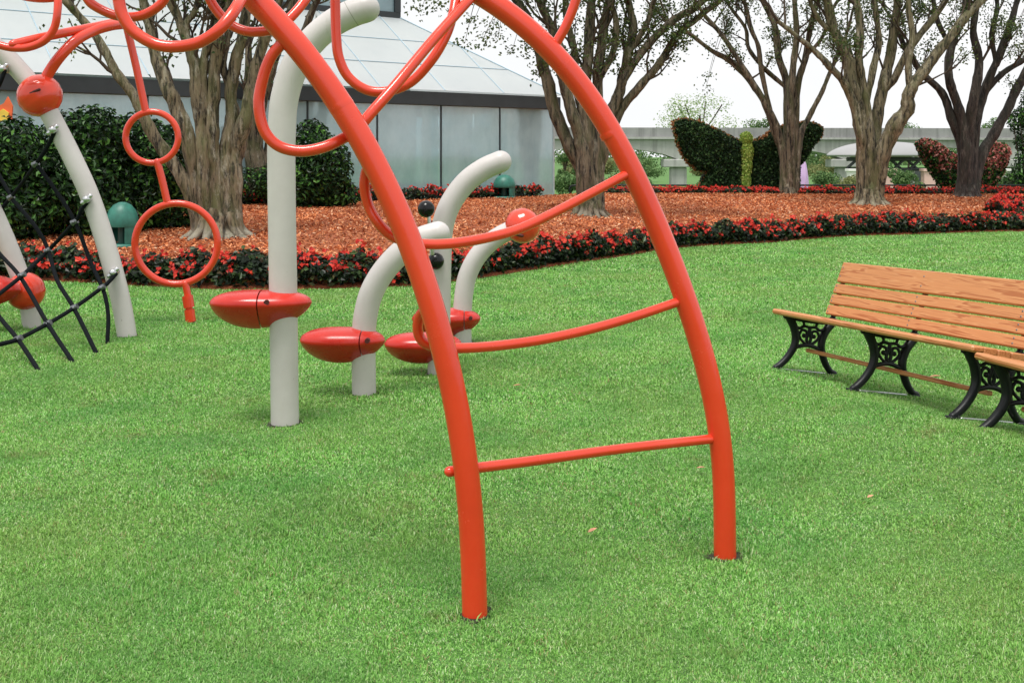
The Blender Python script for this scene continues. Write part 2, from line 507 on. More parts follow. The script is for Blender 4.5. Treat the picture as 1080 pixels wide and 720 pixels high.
def box(mb, M, lo, hi, mat=0, bev=0.0):
    """Box lo..hi in frame M with chamfered edges."""
    lo = Vector(lo); hi = Vector(hi)
    b = min(bev, *[(hi[i] - lo[i]) * 0.45 for i in range(3)]) if bev else 0
    if not b:
        vs = [(x, y, z) for z in (lo.z, hi.z) for y in (lo.y, hi.y) for x in (lo.x, hi.x)]
        fs = [(0, 2, 3, 1), (4, 5, 7, 6), (0, 1, 5, 4), (2, 6, 7, 3), (0, 4, 6, 2), (1, 3, 7, 5)]
        mb.add([tuple(M @ Vector(v)) for v in vs], fs, mat, False)
        return
    vs = []; idx = {}
    for sz in (0, 1):
        for sy in (0, 1):
            for sx in (0, 1):
                for ax in range(3):
                    c = [(lo.x, hi.x)[sx], (lo.y, hi.y)[sy], (lo.z, hi.z)[sz]]
                    for k, sgn in enumerate((sx, sy, sz)):
                        if k != ax:
                            c[k] += b if sgn == 0 else -b
                    idx[(sx, sy, sz, ax)] = len(vs); vs.append(Vector(c))
    fs = []
    for ax in range(3):
        o1, o2 = (ax + 1) % 3, (ax + 2) % 3
        for s in (0, 1):
            q = []
            for a1, a2 in ((0, 0), (1, 0), (1, 1), (0, 1)):
                k = [0, 0, 0]; k[ax] = s; k[o1] = a1; k[o2] = a2
                q.append(idx[(k[0], k[1], k[2], ax)])
            fs.append(tuple(q if s else q[::-1]))
    for ax in range(3):
        o1, o2 = (ax + 1) % 3, (ax + 2) % 3
        for s1 in (0, 1):
            for s2 in (0, 1):
                def K(s):
                    k = [0, 0, 0]; k[ax] = s; k[o1] = s1; k[o2] = s2; return tuple(k)
                k0, k1 = K(0), K(1)
                q = [idx[k0 + (o1,)], idx[k1 + (o1,)], idx[k1 + (o2,)], idx[k0 + (o2,)]]
                fs.append(tuple(q if (s1 ^ s2) else q[::-1]))
    for sx in (0, 1):
        for sy in (0, 1):
            for sz in (0, 1):
                q = [idx[(sx, sy, sz, a)] for a in range(3)]
                fs.append(tuple(q if (sx + sy + sz) % 2 else q[::-1]))
    mb.add([tuple(M @ v) for v in vs], fs, mat, False)

def lathe(mb, M, prof, n=24, mat=0):
    V = []; fs = []
    for r, z in prof:
        for k in range(n):
            a = 2 * math.pi * k / n
            V.append(tuple(M @ Vector((r * math.cos(a), r * math.sin(a), z))))
    for i in range(len(prof) - 1):
        for k in range(n):
            k2 = (k + 1) % n
            fs.append((i * n + k, i * n + k2, (i + 1) * n + k2, (i + 1) * n + k))
    mb.add(V, fs, mat)

def ball_profile(r, n=12, z0=0.0, squash=1.0):
    return [(max(r * math.sin(math.pi * i / n), 1e-4), z0 - r * squash * math.cos(math.pi * i / n)) for i in range(n + 1)]

def unit(a):
    return a / np.maximum(np.linalg.norm(a, axis=1, keepdims=True), 1e-9)

def leaves(mb, C, Nrm, L, Wd, mat=0, fold=0.25, along=None):
    """Diamond shaped folded leaves at centres C facing Nrm."""
    n = len(C)
    Nrm = unit(np.asarray(Nrm, dtype=float))
    r = rng.normal(size=(n, 3)) if along is None else along
    t = unit(r - Nrm * np.sum(r * Nrm, axis=1, keepdims=True))
    s = np.cross(Nrm, t)
    L = np.broadcast_to(np.asarray(L, dtype=float), (n,))[:, None]; Wd = np.broadcast_to(np.asarray(Wd, dtype=float), (n,))[:, None]
    V = np.empty((n, 4, 3))
    V[:, 0] = C - t * L / 2
    V[:, 1] = C + s * Wd / 2 + Nrm * Wd * fold - t * L * 0.05
    V[:, 2] = C + t * L / 2 - Nrm * L * 0.12
    V[:, 3] = C - s * Wd / 2 + Nrm * Wd * fold - t * L * 0.05
    b = np.arange(n)[:, None] * 4
    tri = np.concatenate([b + [0, 2, 1], b + [0, 3, 2]]).reshape(-1, 3)
    mb.add(V.reshape(-1, 3), tri, mat, False)

def lump_points(lumps, n, shell=0.55):
    """Random points in a union of ellipsoid lumps [(cx,cy,cz,rx,ry,rz)], biased to the outside, with outward normals."""
    lumps = np.array(lumps, dtype=float)
    w = (lumps[:, 3] * lumps[:, 4] * lumps[:, 5]) ** 0.67
    k = rng.choice(len(lumps), size=n, p=w / w.sum())
    d = unit(rng.normal(size=(n, 3)))
    rad = shell + (1.06 - shell) * rng.random(n) ** 0.7
    C = lumps[k, :3] + d * lumps[k, 3:] * rad[:, None]
    Nn = unit(d / lumps[k, 3:]) + rng.normal(size=(n, 3)) * 0.45 + np.array([0, 0, 0.35])
    return C, Nn

# ------------------------------------------------------------------ ground
def grid_sheet(name, xs, ys, zf, mat):
    X, Y = np.meshgrid(xs, ys)
    Z = zf(X, Y)
    V = np.stack([X, Y, Z], -1).reshape(-1, 3)
    nx, ny = len(xs), len(ys)
    i, j = np.meshgrid(np.arange(nx - 1), np.arange(ny - 1))
    a = (j * nx + i).ravel()
    mb = MB(); mb.add(V, np.stack([a, a + 1, a + nx + 1, a + nx], 1), 0)
    return mb.build(name, mat)

xs = np.concatenate([[-2500, -900, -300, -120, -60, -40], np.arange(-28, -12, 0.4), np.arange(-12, 14, 0.12), np.arange(14, 34, 0.4), [42, 60, 120, 300, 900, 2500]])
ys = np.concatenate([[-400, -80, -20, -6], np.arange(-2, 2, 0.3), np.arange(2, 16, 0.12), np.arange(16, 40, 0.25), [42, 46, 52, 60, 80, 120, 200, 400, 900, 2500]])
tag(grid_sheet('lawn', xs, ys, lambda X, Y: hz(X, Y), SOIL), kind='structure')

# mulch bed sheet: follows the terrain 3 cm above it, front edge rolled down
bxs = np.arange(-16, 26.1, 0.35)
NJ = 46
mbv = []
for x in bxs:
    y0, y1 = float(yb(x)), float(yback(x))
    for j in range(NJ + 1):
        y = y0 + (y1 - y0) * (j / NJ) ** 1.4
        mbv.append((x, y, float(hz(x, y)) + (0.035 if j > 0 else -0.05)))
fs = []
for i in range(len(bxs) - 1):
    for j in range(NJ):
        a = i * (NJ + 1) + j
        fs.append((a, a + NJ + 1, a + NJ + 2, a + 1))
mb = MB(); mb.add(mbv, fs)
tag(mb.build('mulch_bed', MULCH), kind='structure')

# paved plaza beyond the bed
px_ = np.arange(1.8, 40, 1.0)
py_ = np.arange(36.6, 44, 1.2)
tag(grid_sheet('plaza', px_, py_, lambda X, Y: hz(X, Y) + 0.012, PAVE), kind='structure')

# ------------------------------------------------------------------ grass
_lat = rng.random((256, 256))
def vnoise(x, y, f):
    X = x * f + 500; Y = y * f + 500
    i = np.floor(X).astype(int); j = np.floor(Y).astype(int); a = X - i; b = Y - j
    a = a * a * (3 - 2 * a); b = b * b * (3 - 2 * b)
    g = lambda p, q: _lat[p % 256, q % 256]
    return (g(i, j) * (1 - a) + g(i + 1, j) * a) * (1 - b) + (g(i, j + 1) * (1 - a) + g(i + 1, j + 1) * a) * b
def blades(mb, x, y, L, Wd, tiltmax, two=True):
    n = len(x)
    tuft = 0.45 * vnoise(x, y, 9) + 0.35 * vnoise(x, y, 3.3) + 0.2 * vnoise(x, y, 1.1)
    L = L * (0.28 + 1.15 * tuft)
    z = hz(x, y)
    az = rng.random(n) * 2 * np.pi
    ti = rng.random(n) ** 0.8 * tiltmax + 0.1
    d = np.stack([np.cos(az) * np.sin(ti), np.sin(az) * np.sin(ti), np.cos(ti)], 1)
    s = np.stack([-np.sin(az + rng.normal(size=n) * 0.6), np.cos(az), np.zeros(n)], 1); s = unit(s)
    B = np.stack([x, y, z - 0.001], 1)
    L = L * (0.55 + 0.9 * rng.random(n)); Wd = Wd * (0.7 + 0.6 * rng.random(n))
    L = L[:, None]; h = (Wd / 2)[:, None]
    mid = B + d * L * 0.55
    bend = d * 1.0; bend[:, 2] -= 0.55 * rng.random(n)
    tip = mid + unit(bend) * L * 0.5
    V = np.empty((n, 5, 3))
    V[:, 0] = B - s * h * 0.8; V[:, 1] = B + s * h * 0.8
    V[:, 2] = mid + s * h; V[:, 3] = mid - s * h; V[:, 4] = tip
    b = np.arange(n)[:, None] * 5
    mb.add(V.reshape(-1, 3), (b + [0, 1, 2, 3]), 0, False)
    # tips share the island's vertices
    f, m, sflag = mb.Fs[-1]
    mb.Fs.append(((f[:, :1] + np.array([3, 2, 4]) - 0), m, sflag))

FEET = [((x_ - 540) / F * (F * EYE / (y_ - HOR)), F * EYE / (y_ - HOR), r_) for x_, y_, r_ in
        ((500.7, 648, .045), (765, 587, .045), (300.5, 447, .083), (384, 415, .08), (462.5, 394, .08), (487.5, 361, .08), (134, 355, .085), (34, 346, .085), (201, 340, .05))]
def scatter_lawn(d0, d1, dens, half=0.56):
    n = int(dens * half * (d1 ** 2 - d0 ** 2))
    D = np.sqrt(rng.random(n) * (d1 ** 2 - d0 ** 2) + d0 ** 2)
    x = (rng.random(n) * 2 - 1) * half * D
    ok = D < yb(x) + 0.02
    for fx_, fy_, fr_ in FEET:      # a ragged ring of bare earth round each post
        an_ = np.arctan2(D - fy_, x - fx_)
        ok &= np.hypot(x - fx_, D - fy_) > fr_ + 0.002 + 0.014 * np.sin(an_ * 2 + fx_ * 9) + 0.010 * np.sin(an_ * 5 + fy_)
    return x[ok], D[ok]
mb = MB()
GD = 1.0
for d0, d1, dens, L, Wd in ((2.4, 4.5, 52000, 0.0165, 0.0030), (4.5, 7.0, 28000, 0.018, 0.0043), (7.0, 10.5, 13000, 0.021, 0.0064),
                            (10.5, 15, 5400, 0.025, 0.0098), (15, 24.5, 2100, 0.029, 0.0150)):
    x, y = scatter_lawn(d0, d1, dens * GD)
    blades(mb, x, y, L, Wd, 1.25)
# longer uncut blades round the feet of the posts
for fxp, fyp, fr in ((500.7, 648, .045), (765, 587, .045), (300.5, 447, .083), (384, 415, .08), (462.5, 394, .08), (487.5, 361, .08), (134, 355, .085), (34, 346, .085), (201, 340, .05)):
    fD = F * EYE / (fyp - HOR); fX = (fxp - 540) / F * fD
    nn_ = 34
    a_ = rng.random(nn_) * 2 * np.pi; q_ = fr + 0.012 + 0.05 * rng.random(nn_)
    blades(mb, fX + q_ * np.cos(a_), fD + q_ * np.sin(a_), 0.038, 0.0042 * max(1, fD / 4.5), 0.7)
# grass outside the picture: to both sides, underfoot and behind
n_ = 800000
x_ = rng.random(n_) * 36 - 16; y_ = rng.random(n_) * 28 - 6
k_ = (y_ < yb(x_) + 0.02) & ((np.abs(x_) > 0.555 * y_) | (y_ < 2.45))
nr_ = np.hypot(x_, y_)[k_]
keep = rng.random(k_.sum()) < np.clip(14.0 / (nr_ + 4) ** 1.0, 0.3, 1)
xx, yy, rr_ = x_[k_][keep], y_[k_][keep], nr_[keep]
blades(mb, xx, yy, 0.030, np.clip(0.009 + 0.0009 * rr_, 0.009, 0.022), 1.25)
tag(mb.build('grass', GRASS), 'short bright green mown grass covering the lawn', 'grass', kind='stuff')

EARTH = simple('bare_earth', (0.030, 0.034, 0.016), 0.95, 0.4, 60, bumps=0.8)
m = MB()
for fx_, fy_, fr_ in FEET:
    n_ = 28; V = [(fx_, fy_, float(hz(fx_, fy_)) + 0.006)]
    for k_ in range(n_):
        a_ = 2 * math.pi * k_ / n_; q_ = fr_ + 0.018 + 0.014 * math.sin(a_ * 2 + fx_ * 9) + 0.010 * math.sin(a_ * 5 + fy_)
        V.append((fx_ + q_ * math.cos(a_), fy_ + q_ * math.sin(a_), float(hz(fx_, fy_)) + 0.004))
    m.add(V, [(0, 1 + k_, 1 + (k_ + 1) % n_) for k_ in range(n_)])
tag(m.build('ground_soil', EARTH), kind='structure')
# ------------------------------------------------------------------ bark mulch chips
n = 150000
x = rng.random(n) * 34 - 11
t = rng.random(n) ** 1.25
y0 = yb(x); y1 = yback(x)
y = y0 + 0.3 + (y1 - y0 - 0.3) * t
z = hz(x, y) + 0.045 + rng.random(n) * 0.03
C = np.stack([x, y, z], 1)
mb = MB()
nr = np.stack([rng.normal(size=n) * 0.55, rng.normal(size=n) * 0.55, np.ones(n)], 1)
sz = 0.6 + rng.random(n)
leaves(mb, C, nr, 0.066 * sz, 0.024 * sz, 0, 0.12)
tag(mb.build('bark_mulch', CHIP), 'orange red bark chips spread under the trees', 'mulch', kind='stuff')

# ------------------------------------------------------------------ flower borders
def border(name, label, path_xy, width, height, dens, fl_dens, inward):
    P = np.array(path_xy, dtype=float)
    seg = np.linalg.norm(np.diff(P, axis=0), axis=1); cum = np.concatenate([[0], np.cumsum(seg)])
    Ln = cum[-1]
    n = int(Ln * width * dens)
    s = rng.random(n) * Ln
    x = np.interp(s, cum, P[:, 0]); y = np.interp(s, cum, P[:, 1])
    w = rng.random(n)
    hgt = height * (0.84 + 0.14 * np.sin(s * 2.1 + 1) * np.sin(s * 0.73) + 0.16 * np.sin(s * 9.3 + w * 5) + 0.08 * rng.normal(size=n))
    wv = width * (1 + 0.18 * np.sin(s * 1.7))
    x = x + inward[0] * w * wv; y = y + inward[1] * w * wv
    prof = np.sin(np.pi * np.clip(w * 0.92 + 0.08, 0, 1)) ** 0.45
    up = rng.random(n) ** 0.55
    z = hz(x, y) + 0.03 + hgt * prof * up
    C = np.stack([x, y, z], 1)
    Nn = np.stack([rng.normal(size=n) * 0.7, rng.normal(size=n) * 0.7 - 0.4, np.ones(n) * 0.9], 1)
    mb = MB()
    leaves(mb, C, Nn, 0.085 * (0.7 + 0.7 * rng.random(n)), 0.060, 0, 0.15)
    # flowers
    m = int(Ln * width * fl_dens)
    k = rng.choice(n, size=m)
    # clumpy: keep where a noise-like field is high
    fld = np.sin(s[k] * 5.1 + w[k] * 3) + np.sin(s[k] * 1.9 + 2) + rng.normal(size=m) * 0.7
    k = k[fld > -1.15]; m = len(k)
    top = C[k].copy(); top[:, 2] = hz(x[k], y[k]) + 0.05 + hgt[k] * prof[k] * (0.62 + 0.5 * rng.random(m))
    for q in range(4):
        c = top + rng.normal(size=(m, 3)) * 0.022
        nn = np.stack([rng.normal(size=m) * 0.6, rng.normal(size=m) * 0.6 - 0.7, np.ones(m) * 0.8], 1)
        leaves(mb, c, nn, 0.064, 0.056, 1, 0.12)
    o = mb.build(name, [BEGLEAF, BEGFLOWER])
    tag(o, label, 'flower border', kind='stuff')
    return o

fx = np.linspace(-11, 17.5, 160)
border('flower_border', 'dark leaved red begonias edging the lawn in front of the mulch', np.stack([fx, yb(fx) - 0.02], 1), 0.85, 0.36, 1700, 92, (0.12, 0.99))
bx = np.linspace(2.4, 19.5, 60)
border('flower_border', 'low red begonias along the far edge of the mulch below the railing', np.stack([bx, yback(bx) - 1.0], 1), 0.8, 0.20, 900, 170, (0, 1))
bx = np.linspace(-6.2, 0.9, 40)
border('flower_border', 'dark red begonias at the foot of the glass building', np.stack([bx, yback(bx) - 0.75], 1), 0.6, 0.34, 1100, 130, (-0.3, 0.8))
p = G(1070, 231); 
border('flower_border', 'tall clump of red begonias at the right end of the mulch bed', [(p.x - 0.25, p.y), (p.x + 0.6, p.y + 0.6), (p.x + 1.6, p.y + 0.8)], 1.6, 0.42, 1100, 260, (0.1, 0.95))

# ------------------------------------------------------------------ red climbing frame
DL = F * EYE / (648 - HOR)
DR = F * EYE / (587 - HOR)
cf = thing('climbing_frame', 'tall red climbing frame of arched tubes and looping rungs, nearest thing on the lawn', 'climbing frame', (W(500, 648, DL).x, DL, 0))
def px_tube(name, pts, r, parent, mat=RED, n=16, cap='round', sub=8, label=None):
    """pts: (px, py, D) triples"""
    path = catmull([W(*p) for p in pts], sub)
    m = MB(); tube(m, path, r, n, cap)
    o = m.build(name, mat, parent)
    if label: o['label'] = label
    return o
LA = [(501, 662), (500.7, 647), (499.6, 600), (496.5, 550), (492, 500), (485, 440), (475.5, 400), (465, 360), (452, 316), (443, 287), (423, 229), (397, 175), (360, 112), (318, 56), (270, 1), (238, -30), (195, -62), (140, -92), (80, -112)]
RA = [(765, 600), (765, 587), (764.5, 547), (763, 507), (756, 440), (742, 378), (724, 318), (702, 255), (678, 208), (644, 141), (609, 85), (576, 46), (540, 18), (511, -1), (470, -25), (420, -46), (360, -66)]
def smooth_arc(pts, deg=7, n=70):
    P_ = np.array(pts, dtype=float); t_ = np.concatenate([[0], np.cumsum(np.linalg.norm(np.diff(P_, axis=0), axis=1))]); t_ /= t_[-1]
    u_ = np.linspace(0, 1, n)
    return list(zip(np.polyval(np.polyfit(t_, P_[:, 0], deg), u_), np.polyval(np.polyfit(t_, P_[:, 1], deg), u_)))
px_tube('arch_tube', [(x, y, DL) for x, y in smooth_arc(LA)], 0.0445, cf, n=28, sub=2)
px_tube('arch_tube', [(x, y, DR) for x, y in smooth_arc(RA)], 0.0445, cf, n=28, sub=2)
RR = 0.0185
a, b = DL, DR
px_tube('rung', [(474, 497, a + .03), (500, 493.5, a + .06), (560, 486, a + .17), (640, 475, a + .32), (700, 468, b - .12), (757, 462, b)], RR, cf)
px_tube('rung', [(452, 322, a), (443, 333, a + .05), (440.5, 347, a + .07), (446, 360, a + .08), (462, 366, a + .09), (490, 367, a + .11), (530, 364, a + .2), (575, 357.5, a + .28), (625, 346.5, a + .36), (670, 333.5, a + .45), (722, 316, b)], RR, cf)
px_tube('rung', [(396, 166, a), (386.5, 180, a + .05), (384.5, 198, a + .06), (389, 218, a + .07), (398, 234, a + .07), (412, 248, a + .08), (430, 255, a + .08), (450, 257.5, a + .09), (480, 256.5, a + .12), (515, 250.5, a + .2), (550, 240.5, a + .28), (590, 221.5, a + .36), (625, 203, a + .44), (668, 180, b)], RR, cf)
px_tube('rung', [(308, 38, a), (298, 46, a), (286, 60, a), (277.5, 82, a), (273, 110, a), (278.5, 137, a), (293, 153.5, a), (316, 159.5, a), (341, 155.5, a + .01), (364, 145, a + .05), (376, 138, a + .075), (390, 121, a + .09), (415.5, 92, a + .15), (454.5, 45, a + .3), (492, 3, a + .45), (505, -12, b)], 0.0200, cf)
px_tube('rung', [(214, -22, a + .12), (220, -3, a + .12), (229, 12, a + .12), (243, 26, a + .11), (261, 33.5, a + .1), (281, 33, a + .08), (293, 29, a + .075), (304, 21, a + .09), (316, 8, a + .12), (326, -6, a + .16), (345, -34, a + .3), (378, -60, b)], 0.0178, cf)
loop = px_tube('loop', [(134, -95, a), (126, -72, 3.68), (122, -42, 3.55), (124, -14, 3.5), (125.5, 2, 3.5), (129.5, 17, 3.5), (140.5, 33, 3.5), (163, 46.5, 3.5), (186, 49.5, 3.5), (211, 44.5, 3.5), (232, 30.5, 3.5), (248, 10, 3.55), (258, -8, 3.68), (266, -24, 3.75)], 0.0195, cf)
px_tube('loop', [(94, -108, a), (86, -85, 4.1), (83, -50, 4.4), (88, -16, 4.5), (93, 0, 4.5), (104, 9, 4.5), (124, 17, 4.5), (148, 17, 4.5), (167, 7, 4.5), (176, -6, 4.5), (182, -26, 4.45), (188, -46, 4.2), (200, -60, a)], 0.020, cf)
px_tube('loop', [(362, -66, b), (355, -48, 4.25), (353, -25, 4.2), (353.5, 0, 4.2), (354.5, 36, 4.2), (357.5, 61, 4.2), (368, 82, 4.2), (388, 95.5, 4.2), (411, 96, 4.2), (435, 85.5, 4.2), (457, 61, 4.2), (471, 36, 4.22), (478, 14, 4.25), (482, -6, 4.3), (488, -14, b)], 0.0195, cf)
px_tube('loop', [(582, 53, b), (590, 40, b), (598, 25, b), (607, 1, b), (612, -28, b), (598, -66, b), (560, -92, b), (500, -92, b), (448, -66, b), (428, -42, b)], 0.0195, cf)
px_tube('top_tube', [(362, -66, b), (300, -84, b - .2), (230, -84, a + .1), (150, -90, a)], 0.040, cf)
def collar(px, py, D, ang, r=0.0452, ln=0.012):
    d_ = Vector((math.cos(ang), 0, -math.sin(ang)))
    c_ = W(px, py, D); m_ = MB(); tube(m_, [c_ - d_ * ln, c_ - d_ * ln * .5, c_ + d_ * ln * .5, c_ + d_ * ln], [0.0447, r, r, 0.0447], 24, 'flat'); m_.build('tube_joint', RED, cf)
collar(644, 141, DR, math.atan2(67, 34)); collar(360, 112, DL, math.atan2(59, 40))
# ------------------------------------------------------------------ ring climber (left)
DRg = F * EYE / (340 - HOR)
rc = thing('ring_climber', 'thin red pole with two stacked rings hanging from bent red tubes', 'ring climber', (W(201, 340, DRg).x, DRg, 0))
def ring(px, py, rpx, D, rpipe, tilt=0.0):
    c = W(px, py, D); R = rpx / F * D
    pts = [c + Vector((R * math.cos(t) * math.cos(tilt), R * math.cos(t) * math.sin(tilt), R * math.sin(t))) for t in [2 * math.pi * i / 56 for i in range(56)]]
    m = MB(); tube(m, pts, rpipe, 14, closed=True)
    return m.build('ring', RED, rc)
ring(160.3, 145, 27, DRg, 0.031, 0.1)
ring(186, 257, 42.5, DRg, 0.034, 0.1)
px_tube('link_tube', [(134, 30, DRg), (143, 68, DRg), (152.5, 112, DRg), (153.5, 118, DRg)], 0.036, rc)
px_tube('link_tube', [(166, 171, DRg), (171, 190, DRg), (176.5, 214, DRg)], 0.035, rc)
px_tube('link_tube', [(195.5, 299, DRg), (198, 312, DRg), (201, 341, DRg), (202, 350, DRg)], 0.034, rc)
m = MB()
tube(m, [W(197.6, 312, DRg), W(199.5, 324, DRg)], 0.052, 18, 'flat'); tube(m, [W(199.7, 326.5, DRg), W(201.2, 339, DRg)], 0.049, 18, 'flat')
m.build('sleeve', RED, rc)
px_tube('top_tube', [(45, 90, 9.6), (52, 76, 9.6), (64, 59, 9.6), (80, 43, 9.7), (98, 33, 9.9), (118, 27, 10.1), (138, 25, DRg)], 0.048, rc)
px_tube('top_tube', [(14, 47, 9.3), (50, 38.5, 9.5), (95, 29.5, 9.9), (125, 23.5, 10.2), (138, 24, DRg)], 0.040, rc)

px_tube('loop', [(-74, -42, 9.4), (-60, 0, 9.35), (-32, 32, 9.3), (-15, 42, 9.3), (0, 48, 9.3), (15, 51, 9.3), (31, 50, 9.3), (47, 43, 9.3), (57, 30, 9.3), (60.5, 13, 9.3), (61, -6, 9.35), (58, -24, 9.45)], 0.0335, rc)
px_tube('loop', [(-74, -42, 9.4), (-40, -36, 9.45), (-12, -24, 9.5), (12, -10, 9.5), (27, -4.5, 9.5), (45, -2.5, 9.5), (62, -5, 9.5), (76, -15, 9.5), (90, -44, 9.5), (104, -98, 9.5)], 0.047, rc)
px_tube('top_tube', [(80, -112, DL), (92, -106, 6.5), (104, -98, 9.5)], 0.047, rc)
# ------------------------------------------------------------------ posts, pods and ball clamps
def pod(parent, cx, cy, D, Lm, top, bot, wd, seam, ang=0.0, flip=1):
    """Red step pod: lens shaped shell in two halves meeting at a seam. seam in 0..1 from the nose."""
    c = W(cx, cy, D)
    M = Matrix.Translation(c) @ Matrix.Rotation(ang, 4, 'Z')
    def shell(t0, t1, k, closed_ends):
        V = []; n = 28; ms = 22
        for i in range(ms + 1):
            t = t0 + (t1 - t0) * i / ms
            q = abs(2 * t - 1)
            r = max(1 - q ** 2.7, 0.0) ** 0.52
            rb = max(1 - abs(2 * (t ** 0.92) - 1) ** 2.1, 0.0) ** 0.68
            r = max(r, 0.02); rb = max(rb, 0.02)
            for j in range(n):
                a = 2 * math.pi * j / n
                cs, sn = math.cos(a), math.sin(a)
                ex = 0.9 if sn > 0 else 1.65
                yy = wd / 2 * r * math.copysign(abs(cs) ** ex, cs)
                zz = (top * r if sn > 0 else bot * rb) * math.copysign(abs(sn) ** ex, sn)
                V.append(tuple(M @ Vector((flip * (t - 0.5) * Lm, yy * k, zz * k))))
        fs = []
        for i in range(ms):
            for j in range(n):
                j2 = (j + 1) % n
                q = (i * n + j, (i + 1) * n + j, (i + 1) * n + j2, i * n + j2)
                fs.append(q if flip > 0 else q[::-1])
        mm = MB(); mm.add(V, fs)
        mm.add(V[:n], [tuple(range(n))], 0, False); mm.add(V[-n:], [tuple(range(n - 1, -1, -1))], 0, False)
        return mm
    body = shell(0.0, seam, 1.0, True).build('pod', POD, parent)
    mc = shell(seam + 0.012, 1.0, 0.975, True)
    cl = mc.build('pod_clamp', POD, body)
    m = MB()
    p = M @ Vector((flip * (seam + 0.10 - 0.5) * Lm, -wd / 2 * 0.90, top * 0.28))
    tube(m, [p + Vector((0, 0.03, 0)), p + Vector((0, -0.010, 0))], 0.016, 16, 'flat')
    m.build('bolt_recess', DARKHOLE, cl)
    return body

def grey_post(name, label, pts, D, r, group, cat='post'):
    base = W(pts[0][0], pts[0][1], D)
    t = thing(name, label, cat, (base.x, base.y, float(hz(base.x, base.y))), group)
    path = catmull([W(pts[0][0], pts[0][1] + 10, D)] + [W(x, y, D) for x, y in pts], 9)
    m = MB(); tube(m, path, r, 28)
    m.build('post', POST, t)
    return t
GRP = 'grey stepping posts behind the climbing frame'
D1 = F * EYE / (447 - HOR); D2 = F * EYE / (415 - HOR); D3 = F * EYE / (394 - HOR); D4 = F * EYE / (362 - HOR)
P1 = grey_post('stepping_post', 'tallest grey post with a curled top and red step pod at knee height', [(300.5, 447), (299, 330), (297, 200), (297, 145), (300, 105), (311, 70), (328, 45), (350, 25.5), (371, 14.5), (386, 9.5)], D1, 0.0825, GRP)
m = MB(); tube(m, [W(370.5, 14.8, D1), W(371.2, 14.4, D1)], 0.0832, 28, 'flat'); m.build('cap_seam', simple('post_seam', (0.3, 0.29, 0.26), 0.5), P1)
pod(P1, 275, 319, D1 - 0.02, 0.60, 0.075, 0.155, 0.34, 0.50, 0.06)
P2 = grey_post('stepping_post', 'short grey post bent to the right with a red pod, second nearest of the posts', [(384, 415), (383.5, 375), (384, 346), (387, 325), (392.5, 307), (404, 287), (421, 268), (442, 253), (462, 246)], D2, 0.0805, GRP)
pod(P2, 361, 359, D2 - 0.02, 0.575, 0.088, 0.150, 0.33, 0.74, -0.05)
P3 = grey_post('stepping_post', 'upright grey post with black joystick balls and a long curved tip', [(462.5, 394), (463.5, 330), (464.5, 275), (466, 245), (471, 224), (480.5, 206), (494, 190), (511, 178), (528, 170.5)], D3, 0.0805, GRP)
pod(P3, 446, 363, D3 - 0.02, 0.57, 0.085, 0.140, 0.33, 0.72, -0.02)
# spinner rod with two black balls on the front of the post
m = MB(); tube(m, [W(452, 226, D3 - 0.14), W(456.5, 268, D3 - 0.13)], 0.013, 12); m.build('rod', STEEL, P3)
m = MB(); lathe(m, Matrix.Translation(W(449.5, 220.5, D3 - 0.14)), ball_profile(0.062), 24); m.build('knob', BLACK, P3)
m = MB(); lathe(m, Matrix.Translation(W(459.5, 275.5, D3 - 0.10)) @ Matrix.Rotation(math.pi / 2, 4, 'X'), [(0.001, 0.05), (0.03, 0.05), (0.05, 0.035), (0.06, 0.01), (0.06, -0.03), (0.001, -0.03)], 24); m.build('knob', BLACK, P3)
P4 = grey_post('stepping_post', 'farthest grey post, with a red pod and a red ball on its bent tip', [(487.5, 361), (487.5, 335), (489, 312), (493, 291), (503, 271), (519, 254), (536, 244), (548, 240)], D4, 0.080, GRP)
pod(P4, 470.5, 336, D4 - 0.02, 0.585, 0.09, 0.160, 0.34, 0.76, 0.02)

def ball_clamp(parent, px, py, D, r, axis, squash=0.95):
    ax = Vector(axis).normalized()
    M = Matrix.Translation(W(px, py, D)) @ Vector((0, 0, 1)).rotation_difference(ax).to_matrix().to_4x4()
    prof = []
    for i in range(25):
        a = math.pi * i / 24
        k = 1.0 - (0.03 if 13 <= i <= 13 else 0)
        prof.append((max(r * math.sin(a) * k, 1e-4), -r * squash * math.cos(a)))
    m = MB(); lathe(m, M, prof, 36)
    o = m.build('clamp_ball', RED, parent)
    return o
bb = ball_clamp(P4, 551, 238, D4 - 0.02, 0.150, (1, 0.1, 0.4), 0.98)
m = MB(); q = W(547, 248, D4 - 0.16); tube(m, [q + Vector((-0.03, 0, 0.01)), q + Vector((0.03, 0, -0.005))], 0.014, 10); m.build('slot', DARKHOLE, bb)

GRN = 'leaning grey posts holding the rope net'
DN1 = F * EYE / (355 - HOR); DN2 = F * EYE / (346 - HOR)
N1 = grey_post('net_post', 'leaning grey post with a red ball clamp and rope bolts', [(134, 355), (128.5, 322), (119.5, 285), (107, 242), (94, 205), (81, 176), (63.5, 141), (42, 102), (20, 74), (-5, 49), (-40, 24), (-90, 2)], DN1, 0.083, GRN)
b1 = ball_clamp(N1, 42, 101, DN1 - 0.02, 0.192, (0.55, 0.05, -0.83), 0.96)
m = MB(); q = W(36, 97, DN1 - 0.20); tube(m, [q + Vector((-0.035, 0, -0.012)), q + Vector((0.045, 0, 0.02))], 0.012, 10); m.build('slot', DARKHOLE, b1)
def bolt(px, py, D, parent):
    m = MB(); p = W(px, py, D)
    tube(m, [p + Vector((0, 0.10, 0)), p + Vector((0, -0.04, 0))], 0.034, 14, 'round')
    tube(m, [p + Vector((0.03, -0.03, 0.03)), p + Vector((-0.03, -0.05, -0.03))], 0.02, 10, 'round')
    m.build('rope_bolt', STEEL, parent)
